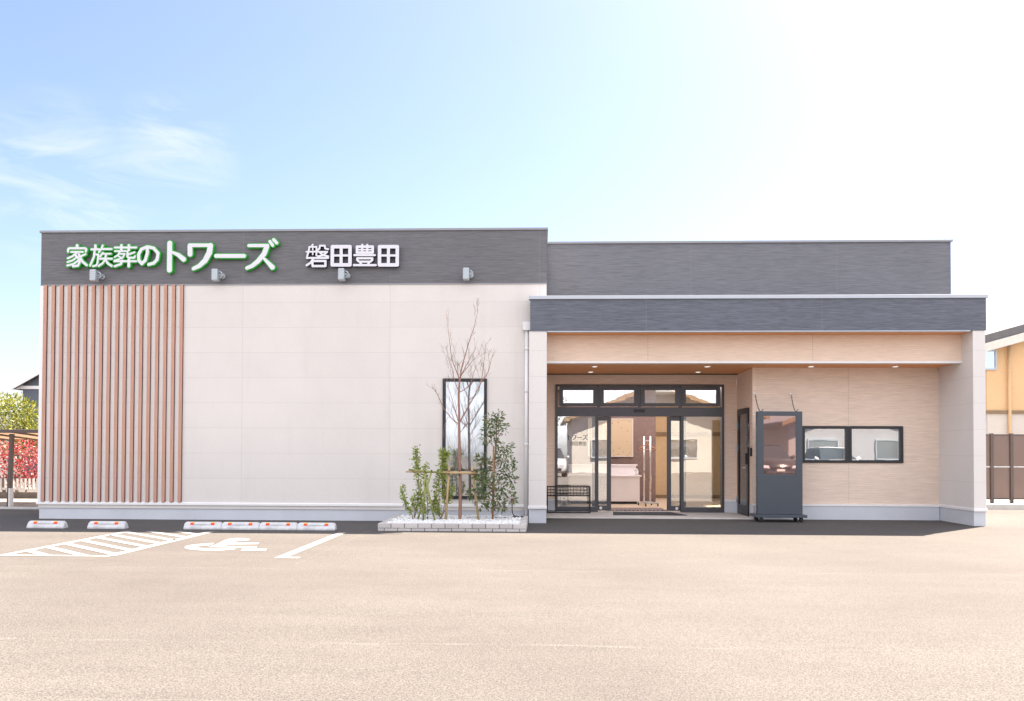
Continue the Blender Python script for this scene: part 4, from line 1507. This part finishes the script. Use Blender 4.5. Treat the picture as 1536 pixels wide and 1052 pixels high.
# small safety notice behind the left pane
q0, q1 = at(841.5, 761, YD + .25), at(851, 745, YD + .25)
T = thing('floor_sign', 'small white and green notice standing behind the left glass pane', 'notice', (q0.x, YD + .25, .03))
MB().box(q0.x, q1.x, YD + .24, YD + .252, .034, .12).build('base', plain('green_plastic', (0.06, 0.36, 0.10), .5), T)
MB().box(q0.x, q1.x, YD + .24, YD + .250, .121, .32).build('notice', M['letter_white'], T)
for z, ww in ((.28, .03), (.20, .06), (.165, .06)):
    xm = (q0.x + q1.x) / 2
    MB().box(xm - ww / 2, xm + ww / 2, YD + .236, YD + .2395, z - .012, z + .014).build('print', M['black_film'], T)

# ---------------------------------------------------------------- left background
WBAND = YT


def foliage_ball(m, c, rad, n, L, W, r=rnd, squash=.8):
    """leaves in the shell and the depth of one clump"""
    for k in range(n):
        v = Vector((r.gauss(0, 1), r.gauss(0, 1), r.gauss(0, 1))).normalized()
        q = Vector(c) + Vector((v.x * rad, v.y * rad, v.z * rad * squash)) * (r.random() ** .38) * r.uniform(.8, 1.12)
        leaf(m, q, v + Vector((r.uniform(-.6, .6), r.uniform(-.6, .6), r.uniform(-.2, .7))), L * r.uniform(.7, 1.3), W * r.uniform(.7, 1.2), r)


def bush(name, label, cat, base, clumps, n, L, W, lm, bark, r=rnd, group=None):
    T = thing(name, label, cat, base, group)
    st, lf = MB(), MB()
    b = Vector(base)
    top = Vector((sum(c[0][0] for c in clumps) / len(clumps), sum(c[0][1] for c in clumps) / len(clumps), max(c[0][2] for c in clumps) * .75))
    tr = chain_pts([b - Vector((0, 0, .05)), b.lerp(top, .35) + Vector((.05, .03, 0)), b.lerp(top, .7) - Vector((.05, 0, 0)), top])
    rt_ = max(.03, (top.z - b.z) * .028)
    MB().tube(tr, taper(len(tr), rt_, rt_ * .3), 10).build('trunk', bark, T)
    for c, rad in clumps:
        c = Vector(c)
        k = int(len(tr) * r.uniform(.3, .75))
        lim = chain_pts([tr[k], tr[k].lerp(c, .5) + Vector((0, 0, -.05)), c])
        st.tube(lim, taper(len(lim), rt_ * .45, .006), 6)
        foliage_ball(lf, c, rad, int(n * rad * rad), L, W, r)
    st.build('limb', bark, T)
    lf.build('crown', lm, T, fix=False)
    return T


M['red_leaf'] = leafmat('photinia_leaf', [(0, (0.05, 0.03, 0.015)), (.25, (0.22, 0.025, 0.025)), (.6, (0.50, 0.06, 0.065)), (.85, (0.62, 0.17, 0.17)), (1, (0.70, 0.42, 0.40))], .28, .3)
M['yellow_leaf'] = leafmat('yellow_green_leaf', [(0, (0.05, 0.085, 0.012)), (.3, (0.13, 0.16, 0.02)), (.7, (0.26, 0.27, 0.03)), (1, (0.40, 0.38, 0.07))], .35, .35)
M['dark_leaf'] = leafmat('dark_green_leaf', [(0, (0.03, 0.06, 0.02)), (.5, (0.06, 0.10, 0.03)), (1, (0.12, 0.16, 0.05))], .4, .3)

YB = 20.7
cl = []
rr = random.Random(3)
for px, py, rad in ((0, 700, .50), (20, 680, .45), (40, 672, .42), (58, 676, .45), (10, 672, .40), (30, 706, .50), (50, 700, .50), (70, 690, .5), (45, 720, .34), (-20, 690, .6), (62, 715, .35), (12, 722, .36)):
    q = at(px, py, YB + rr.uniform(-.25, .35))
    cl.append((tuple(q), rad * .78))
b = at(38, 740, YB)
bush('photinia_shrub', 'red-leaved shrub behind the carport post at the left edge', 'shrub', (b.x, YB, .05), cl, 1500, .085, .036, M['red_leaf'], M['grey_bark'], rr)
YB = 22.6
cl = []
for px, py, rad in ((-10, 615, .75), (15, 612, .70), (35, 618, .65), (8, 640, .8), (32, 642, .75), (50, 632, .60), (58, 650, .7), (20, 660, .8), (-25, 650, .9), (45, 665, .6), (72, 655, .7), (0, 600, .4), (26, 604, .45), (44, 612, .4)):
    q = at(px, py, YB + rr.uniform(-.4, .5))
    cl.append((tuple(q), rad * .74))
b = at(25, 730, YB)
bush('garden_tree', 'yellow-green leafy tree rising above the carport at the left edge', 'tree', (b.x, YB, .0), cl, 1100, .10, .045, M['yellow_leaf'], M['grey_bark'], rr)

M['bronze'] = plain('bronze_aluminium_rail', (0.10, 0.075, 0.068), 0.45, .2, .08, 6)
M['poly'] = None
t = NT('smoky_polycarbonate')
t.done((0.55, 0.45, 0.36), 0.35)
tl = t.n('BsdfTranslucent')
tl.inputs[0].default_value = (0.62, 0.52, 0.42, 1)
mx = t.n('MixShader')
mx.inputs[0].default_value = .5
t.put(mx.inputs[1], t.b.outputs[0])
t.put(mx.inputs[2], tl.outputs[0])
t.put(t.out.inputs[0], mx.outputs[0])
M['poly'] = t.m
b = at(11.5, 766, 17.0)
T = thing('cycle_shelter', 'low brown carport with a slim post and translucent roof at the left edge', 'carport', (b.x, 17.0, 0))
zr = at(14, 651, 17.0).z
for xo in (0, -2.6):
    MB().prism([(b.x - .035 + xo, .0), (b.x + .035 + xo, 0), (b.x + .075 + xo, zr), (b.x + .005 + xo, zr)], 17.0, 17.09).build('post', M['bronze'], T, .006)
MB().box(b.x + .030, b.x + .055, 16.97, 17.11, 0, .42).build('post_sleeve', M['white'], T, .004)
MB().box(b.x - 3.2, -9.6, 16.90, 16.99, zr + .02, zr + .095).build('front_beam', M['bronze'], T, .01)
w = MB()
for i in range(7):
    x = b.x - 3.0 + i * .75
    w.prism_x([(16.991, zr + .03), (19.2, zr - .12), (19.2, zr - .085), (16.991, zr + .072)], x - .02, x + .02)
w.build('rafters', M['bronze'], T)
w = MB()
seg = 10
for i in range(seg):
    ya, yb2 = 16.995 + 2.25 * i / seg, 16.995 + 2.25 * (i + 1) / seg
    za, zb = zr + .080 - .16 * i / seg, zr + .080 - .16 * (i + 1) / seg
    w.add([(b.x - 3.2, ya, za), (-9.6, ya, za), (-9.6, yb2, zb), (b.x - 3.2, yb2, zb), (b.x - 3.2, ya, za + .006), (-9.6, ya, za + .006), (-9.6, yb2, zb + .006), (b.x - 3.2, yb2, zb + .006)],
          [(0, 1, 2, 3), (7, 6, 5, 4), (0, 4, 5, 1), (1, 5, 6, 2), (2, 6, 7, 3), (3, 7, 4, 0)])
w.build('roof_sheet', M['poly'], T)

t = NT('weathered_block')
p = t.pos()
nz = t.noise(p, 6, 6, .7)
sp = t.n('SeparateXYZ')
t.put(sp.inputs[0], p)
st_ = t.noise(t.mapped(p, (5, 5, .6)), 1, 4, .6)
c = t.mix(nz, (0.10, 0.085, 0.075), (0.20, 0.17, 0.15))
c = t.mix(t.range(st_, .45, .7, 0, .6), c, (0.06, 0.055, 0.05))
t.done(c, .95, 0, t.bump(nz, .5, .01))
ztop = at(20, 738.5, 20.0).z
wl_ = MB().box(-26, -8.8, 20.0, 20.14, 0, ztop).build('block_wall', t.m, bev=.006)
tag(wl_, 'low stained concrete block wall behind the gravel strip at left', 'wall')
T = thing('picket_fence', 'pale slatted railing on the low stained block wall', 'fence', (-13.5, 20.05, ztop))
zf = at(20, 718, 20.05).z
w = MB()
for i in range(100):
    x = -20.0 + i * .105
    w.box(x - .022, x + .022, 20.05, 20.075, ztop + .05, zf)
w.build('pickets', plain('pale_picket', (0.52, 0.50, 0.48), .6, 0, .08, 9), T)
w = MB().box(-20.2, -9.4, 20.076, 20.11, ztop + .06, ztop + .11)
w.build('rail', M['white'], T)
for i in range(6):
    x = -19.9 + i * 2.05
    MB().box(x - .03, x + .03, 20.078, 20.13, ztop - .002, zf + .02).build('post', M['bronze'], T)

# house beyond the tree
M['slate_wall'] = siding('slate_house_siding', (0.115, 0.13, 0.165), 'line', None, None, .12, .7)
M['tile'] = None
t = NT('roof_tile')
p = t.pos()
sp = t.n('SeparateXYZ')
t.put(sp.inputs[0], p)
wv = t.math('SINE', t.math('MULTIPLY', sp.outputs['X'], 24))
wy = t.math('FLOORED_MODULO', sp.outputs['Z'], .09)
nz = t.noise(p, 5, 4, .6)
t.done(t.mix(nz, (0.10, 0.10, 0.11), (0.17, 0.17, 0.18)), .45, 0, t.bump(t.math('ADD', wv, t.math('MULTIPLY', wy, 18)), .5, .03))
M['tile'] = t.m


def gable_house(name, label, x0, x1, y0, y1, ze, zr_, wallm, roofm, over=.5, verge=.45, wins=(), band=None, lower=None, trim='white', group=None, te=0.0):
    """ridge runs in y; the gable end faces -y"""
    T = thing(name, label, 'house', ((x0 + x1) / 2, y0, 0), group)
    xm = (x0 + x1) / 2
    sl = (zr_ - ze) / (xm - x0)
    zb = 0
    if lower:
        MB().wall(x0, x1, 0, lower[0], y0 - .01, y1).build('ground_floor_wall', lower[1], T)
        zb = lower[0] + .002
    MB().prism([(x0, zb), (x1, zb), (x1, ze), (xm, zr_), (x0, ze)], y0, y1).build('wall', wallm, T)
    for s in (-1, 1):
        xe = xm + s * (xm - x0 + over)
        zz = ze - over * sl
        m = MB().prism([(xe, zz + .02), (xe, zz + .20 + te), (xm, zr_ + .22 + te), (xm, zr_ + .02)], y0 - verge, y1 + verge)
        m.build('roof', roofm, T)
        m = MB().prism([(xe + s * .02, zz - .05), (xe + s * .02, zz + .205), (xm - s * .002, zr_ + .225), (xm - s * .002, zr_ - .03)], y0 - verge - .03, y0 - verge - .001)
        m.build('bargeboard', M[trim], T)
        MB().box(min(xe, xe + s * .10), max(xe, xe + s * .10), y0 - verge, y1 + verge, zz + .0, zz + .12).build('gutter', M[trim], T)
    if band:
        MB().box(x0 - over, x1 + over, y0 - .06, y0 - .011, band[0], band[1]).build('trim_band', M[band[2]], T)
    for wx0, wx1, wz0, wz1 in wins:
        f = frame_xz(MB(), wx0, wx1, wz0, wz1, y0 - .06, y0 - .012, .05).build('window', M['lamp_grey'], T)
        MB().box(wx0 + .04, wx1 - .04, y0 - .03, y0 - .025, wz0 + .04, wz1 - .04).build('pane', M['sky_glass'], f)
    return T


t = NT('dim_window_pane')
t.done((0.40, 0.46, 0.52), .05, .85)
M['sky_glass'] = t.m
YH = 34.0
e = at(24, 577, YH)
q = at(60, 557, YH)
slope = (q.z - e.z) / (q.x - e.x)
wx = at(34, 600, YH).x
half = 4.2
gable_house('slate_house', 'dark slate-walled house with white bargeboards beyond the yellow-green tree', wx, wx + 2 * half, YH, YH + 9,
            e.z + (wx - e.x) * slope - .22, e.z + (wx - e.x) * slope - .22 + slope * half, M['slate_wall'], M['tile'], over=wx - e.x, verge=.3,
            band=(e.z - .20, e.z - .06, 'white'))

# ---------------------------------------------------------------- right background
M['cream_trim'] = plain('cream_fascia', (0.62, 0.59, 0.54), .6)
M['ochre_house'] = siding('ochre_house_siding', (0.68, 0.46, 0.26), 'line', None, None, .06, .8)
M['cream_house'] = siding('cream_house_siding', (0.60, 0.55, 0.50), 'line', None, None, .06, .8)
YH = 25.0
e = at(1470, 506, YH)
zf = at(1500, 618.5, YH).z
qx = at(1484, 540, YH)
wz1, wz0 = at(1490, 525, YH).z, at(1490, 555.5, YH).z
xw = at(1494, 540, YH).x
x0h = e.x + .2
gable_house('ochre_house', 'two-storey ochre house with a cream ground floor and tiled roof at the right edge', x0h, x0h + 11, YH, YH + 9, e.z - .38, e.z - .38 + 5.5 * .28,
            M['ochre_house'], M['tile'], over=.55, verge=.5, wins=[(xw - .55, xw, wz0, wz1)], band=(zf - .05, zf + .05, 'rail'), lower=(zf - .05, M['cream_house']), trim='cream_trim', te=.26)
hq = bpy.data.objects['ochre_house']
xp = at(1512, 560, YH).x
MB().tube([(xp, YH - .08, 0), (xp, YH - .08, at(1512, 497, YH).z)], .045, 12).build('downpipe', M['ochre_house'], hq)

t = NT('bronze_panel')
p = t.pos()
t.done((0.20, 0.145, 0.125), t.range(t.noise(p, 3, 2), .3, .7, .28, .4), .55)
M['bronze_panel'] = t.m
YF = 20.0
zt0, zb0 = at(1510, 652, YF).z, .17
T = thing('screen_fence', 'tall brown panel fence on a pale kerb at the right edge', 'fence', (12.0, YF, 0))
xs = [at(1487, 700, YF).x + k * (at(1516.5, 700, YF).x - at(1487, 700, YF).x) for k in range(-2, 14)]
for i, x in enumerate(xs):
    MB().box(x - .035, x + .035, YF - .05, YF + .03, .03, zt0 + .03).build('post', M['bronze'], T, .004)
    if i < len(xs) - 1:
        for za, zb in ((zb0, (zb0 + zt0) / 2 - .03), ((zb0 + zt0) / 2 + .0, zt0 - .03)):
            MB().box(x + .036, xs[i + 1] - .036, YF - .012, YF + .0, za, zb).build('panel', M['bronze_panel'], T)
        MB().box(x + .036, xs[i + 1] - .036, YF - .03, YF + .01, (zb0 + zt0) / 2 - .029, (zb0 + zt0) / 2 - .001).build('rail', M['steel'], T)
        MB().box(x + .036, xs[i + 1] - .036, YF - .03, YF + .01, zt0 - .029, zt0 + .005).build('rail', M['bronze'], T)
        MB().box(x + .036, xs[i + 1] - .036, YF - .03, YF + .01, zb0 - .04, zb0 - .001).build('rail', M['bronze'], T)

# ---------------------------------------------------------------- across the car park, seen in the panes
M['pale_siding'] = siding('pale_lap_siding', (0.40, 0.385, 0.36), 'line', (0.0, 0.22), None, .08, .8)
M['grey_siding'] = siding('grey_lap_siding', (0.34, 0.34, 0.35), 'line', (0.0, 0.22), None, .08, .8)


def far_house(label, x0, x1, yf, depth, ze, zr_, wm, wins):
    """a house facing +y across the lot; gable towards the hall"""
    T = thing('lot_house', label, 'house', ((x0 + x1) / 2, yf, 0))
    xm = (x0 + x1) / 2
    MB().prism([(x0, 0), (x1, 0), (x1, ze), (xm, zr_), (x0, ze)], yf - depth, yf).build('wall', wm, T)
    sl = (zr_ - ze) / (xm - x0)
    for s in (-1, 1):
        xe = xm + s * (xm - x0 + .5)
        zz = ze - .5 * sl
        MB().prism([(xe, zz + .02), (xe, zz + .2), (xm, zr_ + .22), (xm, zr_ + .02)], yf - depth - .5, yf + .5).build('roof', M['tile'], T)
        MB().prism([(xe, zz - .06), (xe, zz + .19), (xm, zr_ + .21), (xm, zr_ - .04)], yf + .501, yf + .53).build('bargeboard', M['rail'], T)
    for a, b_, c_, d_ in wins:
        f = frame_xz(MB(), a, b_, c_, d_, yf + .002, yf + .06, .06).build('window', M['lamp_grey'], T)
        MB().box(a + .05, b_ - .05, yf + .003, yf + .02, c_ + .05, d_ - .05).build('pane', M['sky_glass'], f)
    return T


far_house('pale lap-sided house across the car park, mirrored in the entrance panes', 2.0, 12.5, -17, 9, 3.4, 5.4, M['pale_siding'], [(3.2, 4.9, .9, 2.1), (8.0, 9.8, .9, 2.1)])
far_house('grey lap-sided house across the car park, mirrored in the small windows', 14.5, 24, -18, 9, 3.1, 4.8, M['grey_siding'], [(16, 17.8, .9, 2.1), (20, 21.8, .9, 2.1)])
rr = random.Random(11)
cl = [((.2 + rr.uniform(-1, 1), -14 + rr.uniform(-1, 1), 3.1 + rr.uniform(-.9, 1.0)), rr.uniform(.5, .8)) for k in range(10)]
bush('lot_tree', 'dark green tree across the car park, mirrored in the left entrance pane', 'tree', (.2, -14, 0), cl, 260, .16, .08, M['dark_leaf'], M['grey_bark'], rr)


def car(label, x, y, paint, glassm, tall=1.0, rz=0.0):
    """nose towards +y; the body is lofted along its length"""
    T = thing('parked_car', label, 'car', (0, 0, 0))
    H_ = tall
    st = [(2.15, .62, .34, .62, .50), (2.10, .78, .26, .70, .72), (1.75, .86, .22, .78, .86 * H_), (1.0, .89, .22, .84, .93 * H_), (.2, .90, .22, .86, .95 * H_),
          (-.8, .90, .22, .86, .97 * H_), (-1.6, .89, .24, .84, .98 * H_), (-2.05, .84, .28, .80, .92 * H_), (-2.15, .74, .36, .72, .74)]
    m = MB()
    vs, fs = [], []
    for yy, w1, z0, w2, z1 in st:
        zm = z0 + (z1 - z0) * .55
        vs += [(s * a, yy, z) for s, a, z in ((-1, w1 * .92, z0), (-1, w1, zm - .12), (-1, w1 * .99, zm + .08), (-1, w2, z1), (1, w2, z1), (1, w1 * .99, zm + .08), (1, w1, zm - .12), (1, w1 * .92, z0))]
    for i in range(len(st) - 1):
        for j in range(8):
            fs.append((i * 8 + j, i * 8 + (j + 1) % 8, i * 8 + 8 + (j + 1) % 8, i * 8 + 8 + j))
    fs += [tuple(range(8)), tuple(range(len(st) * 8 - 1, len(st) * 8 - 9, -1))]
    m.add(vs, fs, True)
    body = m.build('body', paint, T)
    zb, zr2 = .93 * H_, 1.46 * H_
    cs = [(.95, .83, zb), (.15, .64, zr2 - .03), (-.5, .66, zr2), (-1.35, .64, zr2 - .04), (-1.85, .80, zb)]
    vs = [(-.84, .98, zb - .03), (.84, .98, zb - .03), (.62, .18, zr2 - .03), (-.62, .18, zr2 - .03), (.62, -1.40, zr2 - .05), (-.62, -1.40, zr2 - .05), (.82, -1.9, zb - .02), (-.82, -1.9, zb - .02)]
    MB().add(vs, [(0, 1, 2, 3), (3, 2, 4, 5), (5, 4, 6, 7), (1, 6, 4, 2), (0, 3, 5, 7), (0, 7, 6, 1)]).build('windscreen', glassm, T, .04)
    MB().box(-.63, .63, -1.40, .16, zr2 - .035, zr2 + .02).build('roof', paint, body, .03)
    for s in (-1, 1):
        for yy in (1.32, -1.32):
            w_ = MB().tube([(s * .70, yy, .31), (s * .90, yy, .31)], .31, 28).build('tyre', M['rubber'], T, .03)
            MB().tube([(s * .885, yy, .31), (s * .908, yy, .31)], [.20, .18], 20).build('rim', M['steel'], w_)
        MB().prism([(s * .45, .60), (s * .74, .62), (s * .76, .74), (s * .50, .72)], 2.02, 2.16).build('headlight', M['letter_white'], T, .02)
        MB().tube([(s * .86, .72, zb + .03), (s * 1.02, .70, zb + .08)], [.05, .09], 12).build('mirror', paint, T)
        MB().box(min(s * .60, s * .78), max(s * .60, s * .78), -2.17, -2.08, .62, .80).build('tail_light', M['reflector'], T, .02)
    MB().box(-.42, .42, 2.06, 2.165, .60, .70).build('grille', M['black'], T, .015)
    MB().box(-.60, .60, 2.10, 2.17, .34, .48).build('bumper_intake', M['black'], T, .03)
    MB().box(-.17, .17, 2.165, 2.178, .49, .58).build('number_plate', M['white'], T, .004)
    T.location = (x, y, 0)
    T.rotation_euler.z = rz
    return T


M['car_dark'] = plain('dark_grey_paint', (0.03, 0.028, 0.03), .2, .2, .03, 3)
M['car_white'] = plain('white_car_paint', (0.72, 0.72, 0.72), .2, 0, .02, 3)
M['car_silver'] = plain('silver_car_paint', (0.30, 0.30, 0.32), .2, 0, .02, 3)
t = NT('car_glass')
t.done((0.015, 0.02, 0.025), .04)
car('dark grey car parked across the car park, mirrored in the kiosk screen', 10.2, -7.2, M['car_dark'], t.m, 1.12)
car('white car parked across the car park, mirrored in the small windows', 13.6, -7.4, M['car_white'], t.m, 1.05)
car('silver car parked across the car park, mirrored in the left entrance pane', .5, -9.6, M['car_silver'], t.m)
